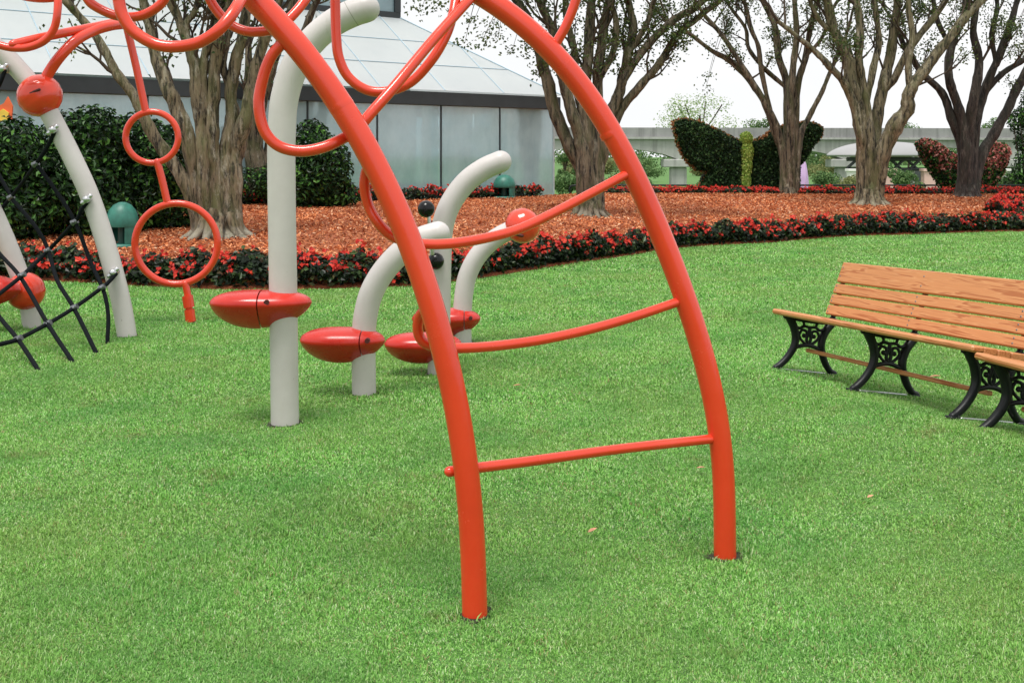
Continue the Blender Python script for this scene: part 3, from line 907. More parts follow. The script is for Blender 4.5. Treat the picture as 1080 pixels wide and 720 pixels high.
bolt(57.5, 137, DN1 - 0.08, N1); bolt(93, 210, DN1 - 0.08, N1); bolt(121, 287, DN1 - 0.08, N1); bolt(5, 73, DN1 - 0.08, N1)
N2 = grey_post('net_post', 'partly hidden grey post at the left edge with a red step pod', [(34, 346), (28.5, 312), (17.5, 282), (3, 246), (-16, 206), (-42, 165), (-90, 110)], DN2, 0.083, GRN)
ball_clamp(N2, 27, 307, DN2 - 0.04, 0.172, (0.35, 0.1, -0.9), 1.0)
pod(N2, -26, 306, DN2 - 0.30, 0.82, 0.145, 0.165, 0.34, 0.42, 0.0)

# ------------------------------------------------------------------ rope net
rn = thing('rope_net', 'black rope climbing net with silver connectors between the leaning posts', 'climbing net', W(60, 385, 8.35))
ropes = [
    [(41, 394, 8.1), (39, 388, 8.12), (19, 358, 8.5), (0, 335, 8.8), (-30, 295, 9.2)],
    [(78, 385, 8.4), (75, 379, 8.42), (50, 341, 8.85), (22, 293, 9.4), (0, 268, 9.7), (-30, 232, 10)],
    [(103, 376, 8.8), (100, 369, 8.82), (78, 325, 9.2), (60, 295, 9.5), (51, 264, 9.8), (38, 240, 9.9), (12, 209, 10.1)],
    [(113, 366, 9.2), (113.5, 355, 9.23), (114, 331, 9.32), (109, 306, 9.4), (95.5, 276, 9.55), (79, 234, 9.6), (58, 200, 9.65), (38, 173, 9.7)],
    [(122, 289, 9.5), (115, 297, 9.45), (108, 303, 9.4), (79, 324, 9.2), (51, 341, 8.87), (20, 357, 8.5), (0, 363, 8.3), (-40, 372, 8)],
    [(93, 212, 9.52), (86, 221, 9.55), (79, 234, 9.6), (51, 264, 9.8), (24, 290, 9.4), (-6, 314, 9.0)],
    [(57.5, 139, 9.52), (50, 155, 9.6), (38, 173, 9.7), (12, 208, 10.1), (-15, 238, 10.2)],
    [(5, 75, 9.5), (0, 88, 9.5), (-12, 112, 9.6)],
    [(12, 208, 10.1), (-12, 165, 10.3)],
]
for rp in ropes:
    px_tube('rope', rp, 0.0178, rn, ROPE, n=10, sub=6)
for (x, y, D) in [(108, 303, 9.4), (79, 324, 9.2), (51, 341, 8.87), (20, 357, 8.5), (79, 234, 9.6), (51, 264, 9.8), (24, 290, 9.4), (38, 173, 9.7), (12, 208, 10.1)]:
    m = MB(); c = W(x, y, D)
    tube(m, [c + Vector((-0.026, -0.01, -0.012)), c + Vector((0.026, -0.01, 0.012))], 0.025, 14, 'flat')
    tube(m, [c + Vector((0, -0.034, 0)), c + Vector((0, 0.02, 0))], 0.013, 10, 'round')
    m.build('connector', JOINT, rn)

# ------------------------------------------------------------------ benches
def bench_frame(M):
    """one ornate cast end frame lying in the local YZ plane at x = 0"""
    m = MB()
    HW = 0.016
    def bar(pts, w, sub=7, taper=None):
        path = catmull([M @ Vector((0, y, z)) for y, z in pts], sub)
        k = len(path)
        R = [w if taper is None else w * (taper[0] + (taper[1] - taper[0]) * i / (k - 1)) for i in range(k)]
        tube(m, path, R, 10, 'round')
    # two bowed legs
    bar([(-0.005, 0.015), (0.025, 0.035), (0.075, 0.085), (0.125, 0.165), (0.138, 0.235), (0.115, 0.315), (0.06, 0.395)], 0.024, taper=(0.95, 1.3))
    bar([(0.505, 0.015), (0.465, 0.030), (0.415, 0.085), (0.375, 0.165), (0.365, 0.235), (0.39, 0.315), (0.45, 0.395)], 0.024, taper=(0.95, 1.3))
    # feet
    for y in (-0.005, 0.49):
        box(m, M, (-0.03, y - 0.035, -0.012), (0.03, y + 0.035, 0.016), 0, 0.006)
    # top rail under the seat, cross bar with arch
    bar([(0.03, 0.392), (0.25, 0.380), (0.49, 0.385)], 0.019)
    bar([(0.10, 0.145), (0.17, 0.185), (0.25, 0.20), (0.33, 0.185), (0.40, 0.145)], 0.015)
    # scrolls, mirrored
    for s in (1, -1):
        f = lambda pts: [(0.25 + s * (y - 0.25), z) for y, z in pts]
        bar(f([(0.25, 0.20), (0.20, 0.225), (0.165, 0.265), (0.185, 0.305), (0.222, 0.30), (0.228, 0.27), (0.205, 0.262)]), 0.0105)
        bar(f([(0.25, 0.205), (0.232, 0.245), (0.245, 0.29), (0.25, 0.33)]), 0.012)
        bar(f([(0.115, 0.335), (0.16, 0.318), (0.20, 0.335), (0.25, 0.33)]), 0.011)
        bar(f([(0.20, 0.335), (0.19, 0.365), (0.155, 0.385)]), 0.010)
        bar(f([(0.165, 0.265), (0.14, 0.255)]), 0.010)
        lathe(m, M @ Matrix.Translation((0, 0.25 + s * (0.207 - 0.25), 0.268)) , ball_profile(0.017, 8), 10)
    # back stay rising behind the seat, carrying the back boards
    bar([(0.40, 0.39), (0.445, 0.44), (0.475, 0.60), (0.535, 0.83)], 0.017)
    return m

def make_bench(MW, L, legs, label, group, WOOD=WOOD):
    t = thing('park_bench', label, 'bench', None, group, MW)
    # seat boards
    ys0 = [(-0.005, 0.078), (0.085, 0.175), (0.185, 0.275), (0.285, 0.385)]
    for k, (y0, y1) in enumerate(ys0):
        m = MB()
        dz = 0.0 if k == 0 else -0.006 * k
        box(m, MW, (0.0 if k == 0 else 0.012, y0, 0.396 + dz), (L if k == 0 else L - 0.004, y1, 0.436 + dz), 0, 0.012 if k == 0 else 0.005)
        m.build('seat_board', WOOD, t)
    # back boards: leaning, widest on top
    lean = math.atan2(0.113, 0.40)
    MBk = MW @ Matrix.Translation((0, 0.412, 0.43)) @ Matrix.Rotation(-lean, 4, 'X')
    zs = [(0.012, 0.086), (0.096, 0.170), (0.180, 0.254), (0.268, 0.425)]
    for z0, z1 in zs:
        m = MB(); box(m, MBk, (0.08, -0.016, z0), (L - 0.03, 0.016, z1), 0, 0.007)
        for x in legs:
            for zz in ((z0 * .72 + z1 * .28), (z0 * .28 + z1 * .72)):
                lathe(m, MBk @ Matrix.Translation((max(x, 0.105), -0.0155, zz)) @ Matrix.Rotation(math.pi / 2, 4, 'X'), [(0.0065, 0), (0.0055, 0.002), (0.001, 0.0024)], 10, 1)
        m.build('back_board', [WOOD, JOINT], t)
    for x in legs:
        f = bench_frame(MW @ Matrix.Translation((x, 0.03, 0.0))).build('end_frame', IRON, t)
        m = MB(); Mx = MW @ Matrix.Translation((x + 0.02, 0, 0))
        box(m, Mx, (-0.012, 0.06, 0.004), (0.012, 0.44, 0.016), 0, 0.003)
        m.build('base_strap', STEEL, f)
    m = MB(); box(m, MW, (legs[0], 0.262, 0.150), (legs[-1], 0.302, 0.178), 0, 0.006)
    m.build('foot_rail', WOOD, t)
    return t
Rb = Matrix.Rotation(BZ, 4, 'Z') @ Matrix.Rotation(BRY, 4, 'Y') @ Matrix.Rotation(BRX, 4, 'X')
M1 = Matrix.Translation(Vector(BT)) @ Rb
make_bench(M1, BL, [0.086, 0.977, 1.885], 'wooden slatted bench on black scrolled iron legs, whole length of its seat in view', 'benches along the right of the lawn')
q = M1 @ Vector((BL + 0.012, -0.012, -0.034))
M2 = Matrix.Translation(q) @ Matrix.Rotation(BZ - 0.17, 4, 'Z') @ Matrix.Rotation(BRY, 4, 'Y') @ Matrix.Rotation(BRX, 4, 'X')
make_bench(M2, BL, [0.086, 0.977, 1.885], 'wooden slatted bench cut off by the right edge, only its near seat corner shows', 'benches along the right of the lawn', WOOD2)

# ------------------------------------------------------------------ trees
def grow(mbT, p, d, r, length, depth, tips, rs, up=0.25):
    """thin branch that wanders upward and forks"""
    steps = 5
    pts = [p.copy()]; dd = d.normalized()
    for i in range(steps):
        dd = (dd + Vector((rs.gauss(0, .16), rs.gauss(0, .16), rs.gauss(up * 0.3, .10)))).normalized()
        pts.append(pts[-1] + dd * length / steps)
    k = len(pts)
    tube(mbT, pts, [r * (1 - 0.55 * i / (k - 1)) for i in range(k)], 6 if r < 0.02 else 8, 'flat')
    if depth <= 0:
        tips.append((pts[-1], dd)); tips.append((pts[-2], dd))
        return
    for j in range(2 if depth > 1 else 3):
        at = pts[rs.choice([2, 3, 4, 5])]
        nd = (dd + Vector((rs.gauss(0, .5), rs.gauss(0, .5), rs.gauss(0.15, .3)))).normalized()
        grow(mbT, at, nd, r * 0.55, length * rs.uniform(0.6, 0.85), depth - 1, tips, rs)

def tree(label, base_px, stems, bark_m, seed, trunk_top=None, scale_r=1.0, leaf_n=9, group='multi-stemmed trees in the mulch bed', ext=True, side=0.6, leafsize=0.066, sprays=()):
    rs = random.Random(seed)
    base = G(*base_px); D = base.y
    pxm = D / F
    t = thing('crape_myrtle_tree', label, 'tree', base, group)
    tips = []
    paths = []
    tw = MB()
    trunkM = MB()
    for si, st in enumerate(stems):
        pts = []; R = []
        off = 0.0
        dep = rs.uniform(-0.5, 0.5)
        for i, (x, y, hw) in enumerate(st):
            hgt = max(0, base_px[1] - y)
            pts.append(W(x, y, D + dep * min(1, hgt / 120.0) + (rs.uniform(-.06, .06) if i else 0)))
            R.append(hw * pxm * scale_r)
        if paths and abs(st[0][1] - base_px[1]) >= 14:
            flat = [q for pp in paths for q in pp]
            def pd(q): return ((q.x / q.y - pts[0].x / pts[0].y) ** 2 + ((q.z - EYE) / q.y - (pts[0].z - EYE) / pts[0].y) ** 2)
            nq = min(flat, key=pd); dyy = nq.y - D
            pts = [W(x, y, D + dyy + dep * 0.6 * i / len(st)) for i, (x, y, hw) in enumerate(st)]
            pts[0] = nq.copy(); R[0] *= 0.8
        # sink the foot
        pts[0].z = min(pts[0].z, float(hz(pts[0].x, pts[0].y)) - 0.06) if abs(st[0][1] - base_px[1]) < 14 else pts[0].z
        path = catmull(pts, 6)
        paths.append(path)
        k = len(path)
        rad = np.interp(np.linspace(0, len(R) - 1, k), np.arange(len(R)), R) * 0.90
        rad = rad * np.array([1 + 0.10 * math.sin(q_ * 1.7 + si * 2.1) * math.sin(q_ * 0.61 + si) for q_ in range(k)])
        m = MB(); tube(m, path, list(rad), 12, 'flat', flute=0.17, seed=seed * 31 + si)
        m.build('stem', bark_m, t)
        # side branches in the upper half
        for i in range(k):
            if i > k * 0.42 and rs.random() < side * 0.42:
                d = (path[min(i + 1, k - 1)] - path[i - 1]).normalized()
                nd = (d + Vector((rs.gauss(0, .6), rs.gauss(0, .6), rs.gauss(0.1, .3)))).normalized()
                grow(tw, path[i], nd, min(rad[i] * 0.45, 0.035), rs.uniform(0.5, 1.1), rs.choice([1, 1, 2]), tips, rs)
        if ext:
            d = (path[-1] - path[-4]).normalized()
            grow(tw, path[-1], (d + Vector((0, 0, 0.25))).normalized(), rad[-1] * 0.95, rs.uniform(1.1, 1.7), 2, tips, rs)
            grow(tw, path[-3], (d + Vector((rs.gauss(0, .4), rs.gauss(0, .4), 0.2))).normalized(), rad[-1] * 0.7, rs.uniform(0.9, 1.4), 2, tips, rs)
    # trunk: fused foot with spreading roots
    bx, by = base_px
    tt = trunk_top or (bx, by - 60, 16)
    hwb = tt[2]
    path = catmull([W(bx, by + 8, D), W(bx, by, D), W(bx + (tt[0] - bx) * 0.15, by - 10, D), W((bx + tt[0]) / 2, (by + tt[1]) / 2, D), W(tt[0], tt[1], D)], 6)
    k = len(path)
    rad = np.interp(np.linspace(0, 1, k), [0, 0.25, 0.45, 0.7, 1.0], [hwb * 1.45, hwb * 1.3, hwb * 1.05, hwb * 0.70, hwb * 0.12]) * pxm * scale_r
    tube(trunkM, path, list(rad), 28, 'round', flute=0.15, seed=seed)
    for j in range(11):
        a = 2 * math.pi * (j + rs.uniform(-.3, .3)) / 11
        rr = hwb * pxm * scale_r
        l = rr * rs.uniform(1.7, 2.3)
        dirv = Vector((math.cos(a), math.sin(a), 0))
        p0 = base + dirv * rr * 0.75 + Vector((0, 0, rr * rs.uniform(1.0, 1.6)))
        p1 = base + dirv * rr * 1.15 + Vector((0, 0, rr * 0.42))
        e = base + dirv * l; e.z = float(hz(e.x, e.y)) - 0.03
        tube(trunkM, catmull([p0, p1, e], 6), [rr * q for q in np.linspace(0.30, 0.14, 13)], 9, 'flat', flute=0.12, seed=seed + j)
    trunkM.build('trunk', bark_m, t)
    # crown: twigs + leaves
    C = []
    for (p, d) in tips:
        nl = rs.randint(max(1, leaf_n - 5), leaf_n + 4)
        for _ in range(nl):
            C.append((p.x + rs.gauss(0, .13), p.y + rs.gauss(0, .13), p.z + rs.gauss(-0.03, .11)))
    for (x, y, rr, nn) in sprays:
        c0 = W(x, y, D + rs.uniform(-1, 1))
        st_ = W(x + rs.uniform(15, 40), y - rs.uniform(60, 90), D)
        tube(tw, catmull([st_, st_.lerp(c0, .5) + Vector((0, 0, .15)), c0], 5), [0.012 - 0.0007 * q_ for q_ in range(11)], 5, 'flat')
        for _ in range(nn):
            C.append((c0.x + rs.gauss(0, rr * pxm), c0.y + rs.gauss(0, rr * pxm), c0.z + rs.gauss(0, rr * pxm * .7)))
    if C:
        C = np.array(C)
        leaves(tw, C, rng.normal(size=(len(C), 3)) + [0, 0, 0.8], leafsize * 1.25, leafsize * 0.8, 1)
    tw.build('crown', [TWIG, TREELEAF], t)
    return t

A = [[(214, 246, 9), (197, 197, 8), (172, 158, 7.5), (157, 133, 7), (143, 105, 6), (121, 75, 5.2), (107, 47, 4.6), (88, 22, 4.4), (68, 0, 4.2), (50, -20, 3.6)],
     [(213, 246, 12), (207, 190, 9.5), (199, 150, 9), (187, 117, 8.5), (177, 92, 8), (166, 64, 7), (158, 30, 6), (150, 0, 5), (144, -25, 4)],
     [(222, 246, 11), (215, 180, 9), (213, 139, 8), (209, 108, 7.5), (206, 72, 7), (199, 48, 6), (187, 18, 5), (176, -6, 4.5)],
     [(232, 246, 11), (226, 180, 9), (224, 150, 8), (224, 111, 7.5), (227, 69, 7), (231, 42, 6), (228, 20, 5.5), (222, -12, 5)],
     [(241, 246, 11), (239, 190, 9.5), (239, 156, 8.5), (245, 125, 7.5), (243, 97, 7), (249, 64, 6.5), (258, 28, 6), (262, -8, 5)],
     [(249, 247, 10), (247, 190, 10), (250, 160, 9), (256, 133, 8.5), (265, 97, 7.5), (271, 69, 6.5), (281, 36, 6), (291, 8, 5.5), (302, -22, 4.5)],
     [(228, 160, 6), (216, 110, 6), (214, 70, 5.5), (222, 40, 4.5), (238, 12, 4), (246, -14, 3.5)],
     [(206, 72, 4), (196, 30, 4), (206, 12, 3.6), (212, -10, 3.5)],
     [(243, 97, 5), (235, 66, 4.5), (240, 36, 4), (236, 6, 4), (240, -18, 3.5)]]
tree('thick mossy multi-stemmed tree behind the two red rings, left end of the bed', (231, 252), A, BARK_A, 3, (230, 200, 21), 1.0, 7)
A2 = [[(275, 216, 11), (274, 180, 10), (270, 150, 8), (276, 110, 7), (287, 70, 6), (300, 30, 5), (312, -6, 4)],
      [(281, 216, 9), (284, 170, 8), (288, 130, 6), (300, 80, 5), (318, 40, 4), (334, 0, 3.5)],
      [(270, 216, 8), (264, 175, 6), (260, 120, 5), (262, 60, 4), (258, 0, 3.5)]]
tree('slimmer multi-stemmed tree half hidden behind the tallest grey post', (277, 217), A2, BARK_B, 4, (276, 180, 13), 1.0, 7)
B = [[(612, 228, 10), (617, 190, 9), (602, 156, 8), (586, 122, 7.5), (577, 85, 7), (571, 59, 6.5), (561, 28, 5.5), (547, 5, 4.5), (530, -14, 4)],
     [(618, 228, 10), (616, 170, 8), (612, 146, 7.5), (602, 115, 7), (595, 87, 6.5), (591, 52, 6), (578, 21, 5), (566, -6, 4.5)],
     [(622, 228, 10), (621, 170, 8), (619, 139, 7.5), (616, 97, 7), (621, 52, 6), (624, 0, 5), (622, -25, 4)],
     [(626, 228, 10), (628, 180, 8), (628, 146, 7), (630, 87, 6.5), (635, 45, 5.5), (642, 0, 4.5), (648, -25, 4)],
     [(628, 228, 9), (632, 170, 8), (642, 125, 7), (651, 104, 6.5), (656, 83, 6), (662, 59, 5.5), (668, 28, 5), (661, -4, 4)],
     [(630, 228, 8), (630, 187, 7), (638, 160, 6), (655, 116, 5.5), (675, 91, 5), (696, 66, 4.5), (714, 38, 4), (734, 21, 3.5), (758, 2, 3), (778, -14, 2.6)],
     [(649, 108, 5), (660, 80, 5), (685, 46, 4.5), (712, 20, 4.5), (732, 9, 4), (752, -8, 3.5)],
     [(619, 139, 5), (607, 90, 4.5), (606, 55, 4), (598, 20, 3.8), (596, -14, 3.2)],
     [(630, 87, 4.5), (646, 56, 4), (650, 25, 3.6), (644, 0, 3.2), (650, -20, 2.8)],
     [(662, 59, 3.8), (682, 26, 3.4), (690, 0, 3), (700, -20, 2.6)]]
tree('brown vase-shaped tree directly right of the glass building', (622, 229), B, BARK_B, 5, (621, 186, 13), 1.0, 17, sprays=[(445, 8, 9, 60), (462, 2, 8, 60), (500, 22, 7, 50), (520, 30, 8, 60), (508, 44, 8, 50), (490, 46, 6, 30), (540, 54, 5, 30), (525, 40, 6, 30), (480, 12, 6, 30)])
Ct = [[(826, 204, 6), (826, 165, 5.5), (818, 140, 5), (807, 110, 4.4), (794, 90, 4), (773, 67, 3.6), (750, 53, 3), (722, 32, 2.4), (700, 20, 2)],
      [(828, 204, 6), (826, 160, 5.5), (817, 128, 4.5), (803, 102, 4), (780, 66, 3.4), (762, 38, 3), (743, 16, 2.6), (728, -8, 2.2)],
      [(831, 204, 6), (830, 150, 5.5), (830, 93, 5), (821, 60, 4.6), (817, 27, 4), (803, -2, 3.4), (796, -20, 3)],
      [(834, 204, 6), (834, 150, 5.5), (834, 100, 5), (837, 67, 4.6), (840, 33, 4), (838, 0, 3.4), (842, -22, 3)],
      [(836, 204, 6), (838, 150, 5), (841, 93, 4.6), (850, 60, 4), (854, 33, 3.6), (862, 0, 3), (868, -20, 2.6)],
      [(838, 204, 6), (841, 165, 5), (845, 140, 4), (854, 122, 3.4), (867, 97, 3), (877, 73, 2.6), (888, 50, 2.2), (897, 22, 2)],
      [(812, 118, 3.6), (804, 80, 3.4), (800, 50, 3), (792, 30, 2.8), (787, 8, 2.4), (780, -14, 2)],
      [(830, 93, 3.6), (808, 74, 3), (790, 52, 2.6), (786, 30, 2.4), (770, 8, 2)],
      [(850, 60, 2.8), (868, 38, 2.6), (876, 14, 2.2), (890, -8, 2)]]
tree('vase-shaped tree standing in front of the dark butterfly topiary', (832, 206), Ct, BARK_B, 6, (831, 178, 7.0), 0.86, 19, sprays=[(747, 80, 4, 30), (744, 94, 4, 25), (724, 50, 4, 20), (704, 58, 4, 20), (770, 30, 8, 60), (800, 14, 9, 70), (760, 12, 8, 60), (816, 34, 6, 40)])
Dt = [[(908, 216, 8), (910, 170, 7), (907, 140, 5.5), (900, 110, 4.6), (889, 86, 4.2), (872, 67, 3.8), (860, 55, 3.4), (842, 40, 2.8), (820, 22, 2.4)],
      [(912, 216, 9), (912, 160, 9), (907, 125, 8.5), (898, 86, 8), (893, 57, 7), (881, 36, 5.5), (874, 8, 5), (870, -20, 4)],
      [(916, 216, 9), (917, 160, 8), (914, 117, 6), (909, 87, 5.5), (905, 60, 5), (907, 27, 4.6), (902, -4, 4)],
      [(919, 216, 9), (922, 165, 8), (924, 133, 7), (931, 93, 6.4), (937, 67, 6), (943, 33, 5), (947, 0, 4.4), (950, -24, 3.6)],
      [(923, 216, 9), (930, 168, 9), (942, 136, 9.5), (956, 116, 8), (959, 98, 6.5), (971, 80, 6), (991, 53, 5.4), (1014, 23, 4.8), (1034, 2, 4), (1052, -16, 3.4)],
      [(931, 100, 4.6), (942, 84, 4.4), (960, 50, 4.2), (983, 22, 3.8), (1001, -4, 3.2)],
      [(918, 112, 4.4), (920, 77, 4), (927, 43, 3.6), (922, 0, 3), (920, -20, 2.6)],
      [(959, 98, 4), (958, 70, 3.8), (962, 36, 3.4), (958, 6, 3), (962, -20, 2.6)],
      [(881, 36, 3.4), (866, 24, 3), (856, 6, 2.6), (850, -14, 2.2)]]
tree('stout tree with pale spreading roots standing nearest the lawn behind the bench', (917, 217), Dt, BARK_D, 8, (919, 176, 12.5), 1.0, 19, sprays=[(862, 20, 9, 70), (890, 8, 9, 70), (925, 20, 8, 50), (975, 10, 9, 60), (1000, 30, 7, 40), (940, 8, 9, 60)])
Et = [[(1012, 208, 7), (1016, 165, 6), (1004, 124, 5), (993, 97, 4.4), (974, 80, 3.8), (963, 63, 3.4), (950, 40, 2.8), (944, 14, 2.4)],
      [(1016, 208, 7), (1018, 150, 6), (1010, 110, 5.4), (1001, 83, 5), (1003, 50, 4.4), (1016, 18, 3.8), (1020, -10, 3)],
      [(1020, 208, 7), (1022, 140, 6), (1027, 100, 5.4), (1033, 67, 4.8), (1027, 33, 4), (1031, -2, 3.4)],
      [(1023, 208, 7), (1028, 140, 6), (1037, 100, 5), (1050, 67, 4.4), (1063, 33, 3.8), (1074, -2, 3.2)],
      [(1026, 208, 7), (1034, 168, 6.5), (1047, 143, 6), (1060, 120, 5.4), (1072, 95, 5), (1084, 72, 4.4), (1098, 44, 3.6), (1110, 10, 3)],
      [(1037, 100, 3.8), (1056, 79, 3.4), (1080, 63, 3), (1104, 44, 2.4)],
      [(1003, 50, 3.4), (990, 25, 3), (984, 0, 2.6), (978, -20, 2.2)],
      [(1050, 67, 3.2), (1046, 36, 3), (1052, 8, 2.6), (1048, -16, 2.2)]]
tree('darkest-barked tree of the bed, standing in front of the pink butterfly topiary', (1020, 209), Et, BARK_C, 9, (1021, 175, 9.5), 1.0, 18, sprays=[(1012, 12, 9, 60), (1045, 20, 9, 60), (1070, 30, 8, 50), (985, 36, 6, 30), (1066, 60, 5, 20), (1030, 6, 9, 60)])

# leafy spray reaching in from above (part of the vase-shaped tree beside the building)
# ------------------------------------------------------------------ shrubs
def shrub(name, label, lumps, nl, size, leafm, group=None, cat='shrub', stems=True, shell=0.55, base=None, woodm=TWIG):
    l = np.array(lumps)
    bx, by = (l[:, 0].mean(), l[:, 1].mean()) if base is None else base
    z0 = float(hz(bx, by))
    t = thing(name, label, cat, (bx, by, z0), group)
    if stems:
        m = MB(); rs = random.Random(int(abs(bx * 97 + by * 13)))
        for q in lumps:
            for j in range(3):
                p0 = Vector((bx + rs.gauss(0, .12), by + rs.gauss(0, .1), z0 - 0.05))
                p2 = Vector((q[0] + rs.gauss(0, q[3] * .4), q[1] + rs.gauss(0, q[4] * .4), q[2] + q[5] * rs.uniform(0, .6)))
                tube(m, catmull([p0, p0.lerp(p2, .5) + Vector((rs.gauss(0, .08), 0, .1)), p2], 4), [0.03 - 0.002 * i for i in range(9)], 6, 'flat')
        m.build('stem', woodm, t)
    C, Nn = lump_points(lumps, nl, shell)
    k = C[:, 2] > hz(C[:, 0], C[:, 1]) + 0.02
    m = MB(); leaves(m, C[k], Nn[k], size * (0.7 + 0.6 * rng.random(k.sum())), size * 0.5, 0)
    m.build('foliage', leafm, t)
    return t

def px_lumps(items, D):
    """items: (px, py, rx_px, rz_px) at depth D -> ellipsoids as deep as they are wide"""
    out = []
    for (x, y, rx, rz) in items:
        dd = D + random.uniform(-.25, .25)
        c = W(x, y, dd); k = dd / F
        out.append((c.x, c.y, c.z, rx * k, min(rx * k, 0.9), rz * k))
    return out
GS = 'dark glossy shrubs in front of the glass building'
shrub('camellia_shrub', 'dense dark shrub at the far left edge behind the rope net', px_lumps([(-30, 190, 45, 62), (15, 165, 34, 42), (35, 200, 42, 48), (10, 225, 45, 32)], 18.6), 9000, 0.125, SHRUBLEAF, GS)
shrub('camellia_shrub', 'tall dark shrub rising directly behind the green lamp', px_lumps([(75, 160, 34, 42), (100, 150, 34, 38), (92, 200, 46, 50), (60, 215, 34, 34), (110, 225, 36, 28)], 19.4), 10000, 0.125, SHRUBLEAF, GS)
shrub('camellia_shrub', 'dark shrub between the green lamp and the mossy tree', px_lumps([(145, 160, 34, 40), (172, 175, 34, 42), (150, 208, 40, 42), (182, 222, 30, 26)], 20.2), 8500, 0.125, SHRUBLEAF, GS)
shrub('camellia_shrub', 'dark shrub right of the tallest grey post by the glass wall', px_lumps([(330, 160, 22, 34), (345, 180, 26, 36), (322, 195, 26, 26), (352, 205, 26, 18)], 24.5), 6500, 0.125, SHRUBLEAF, GS)
shrub('camellia_shrub', 'low dark shrub between the two left trees and the glass wall', px_lumps([(262, 195, 26, 18), (292, 192, 24, 20), (308, 200, 20, 16)], 25.2), 3500, 0.09, SHRUBLEAF, GS)

# dark small tree at the right edge
shrub('evergreen_tree', 'dark evergreen tree at the right edge behind the pink topiary', px_lumps([(1073, 128, 10, 13), (1088, 122, 16, 14), (1078, 150, 9, 10), (1082, 178, 14, 22), (1102, 108, 24, 22), (1112, 165, 26, 40), (1068, 192, 10, 12)], 37.5), 6000, 0.13, SHRUBLEAF, None, 'tree')

# ------------------------------------------------------------------ green garden lamps
def lamp(px, base_py, D, wpx, hpx, label):
    c = W(px, base_py, D); c.z = float(hz(c.x, c.y)) + 0.03
    k = D / F; R = wpx / 2 * k; H = hpx * k
    t = thing('garden_lamp', label, 'garden lamp', c, 'green mushroom garden lamps')
    M = Matrix.Translation(c)
    hood = [(R * .96, H * .46), (R * 1.0, H * .52), (R * .95, H * .66), (R * .80, H * .82), (R * .52, H * .94), (R * .2, H * .995), (0.001, H)]
    m = MB(); lathe(m, M, hood, 28); lathe(m, M, [(R * .96, H * .46), (R * .86, H * .50), (0.001, H * .6)], 28)
    # skirt: half round shield behind, open to the front left
    V = []; ns = 22
    for k_ in range(ns + 1):
        a = math.radians(-62 + 222 * k_ / ns)
        for rr, zz in ((R * .93, H * .47), (R * .93, H * .10), (R * .87, H * .10), (R * .87, H * .47)):
            V.append(tuple(M @ Vector((rr * math.cos(a), rr * math.sin(a), zz))))
    fs = [(k_ * 4 + q_, k_ * 4 + (q_ + 1) % 4, k_ * 4 + 4 + (q_ + 1) % 4, k_ * 4 + 4 + q_) for k_ in range(ns) for q_ in range(4)] + [(0, 1, 2, 3), (ns * 4 + 3, ns * 4 + 2, ns * 4 + 1, ns * 4)]
    m.add(V, fs, 0, False)
    m.build('lamp_hood', LAMPG, t)
    m = MB(); lathe(m, M, [(R * 1.02, -0.04), (R * 1.02, H * .05), (R * .96, H * .09), (0.001, H * .09)], 28); m.build('base', LAMPG, t)
    m = MB(); tube(m, [c + Vector((0, 0, H * .05)), c + Vector((0, 0, H * .55))], R * .26, 14, 'flat')
    m.build('stem', LAMPD, t)
    return t
g = G(129, 263)
lamp(129, 263, g.y, 34, 48, 'green mushroom shaped lamp in front of the dark shrub, left of the ring pole')
lamp(532, 208, 29.6, 24, 25, 'green mushroom shaped lamp below the glass wall under the curved post tip')

# ------------------------------------------------------------------ glass building
bt = thing('glass_building', 'pale glass walled building with dark fascia and white pitched roof', 'building', (FC[0], FC[1], 0.3))
e = Vector((EX, EY, 0)); e.normalize()
nrm = Vector((-e.y, e.x, 0))          # into the building
C0 = Vector((FC[0], FC[1], 0))
LF = 24.0
DEP = 16.0
ZE = 3.32; ZF = 2.96
def bp(t, d, z):                       # t metres left of the corner, d metres behind the facade
    return C0 - e * t + nrm * d + Vector((0, 0, z))
MBd = Matrix(((-e.x, nrm.x, 0, C0.x), (-e.y, nrm.y, 0, C0.y), (0, 0, 1, 0), (0, 0, 0, 1)))   # x = along facade to the left, y = inward
# panes of the front and of the right side
for i in range(12):
    t0, t1 = i * 2.0 + 0.03, i * 2.0 + 1.97
    m = MB(); box(m, MBd, (t0, 0.02, 0.0), (t1, 0.05, ZF)); m.build('pane', GLASSW, bt)
for i in range(8):
    m = MB(); box(m, MBd, (0.02, i * 2.0 + 0.08, 0.0), (0.05, i * 2.0 + 1.97, ZF)); m.build('pane', GLASSW, bt)
for i in range(13):
    m = MB(); w = 0.015 if i else 0.05
    box(m, MBd, (i * 2.0 - w if i else 0.0, 0.0, -0.1), (i * 2.0 + w, 0.08, ZF + .003), 0)
    m.build('mullion', FRAME if i else simple('corner_trim', (0.42, 0.5, 0.52), 0.4), bt)
m = MB(); box(m, MBd, (-0.12, -0.14, ZF), (LF, 0.30, ZE), 0, 0.01); box(m, MBd, (-0.12, 0.302, ZF), (0.3, DEP, ZE), 0, 0.01)
m.build('fascia', FRAME, bt)
m = MB(); box(m, MBd, (0.06, 0.10, -0.2), (LF, 0.25, 0.28)); m.build('plinth', concrete('plinth_concrete', (0.3, 0.3, 0.3), (0.4, 0.4, 0.4)), bt)
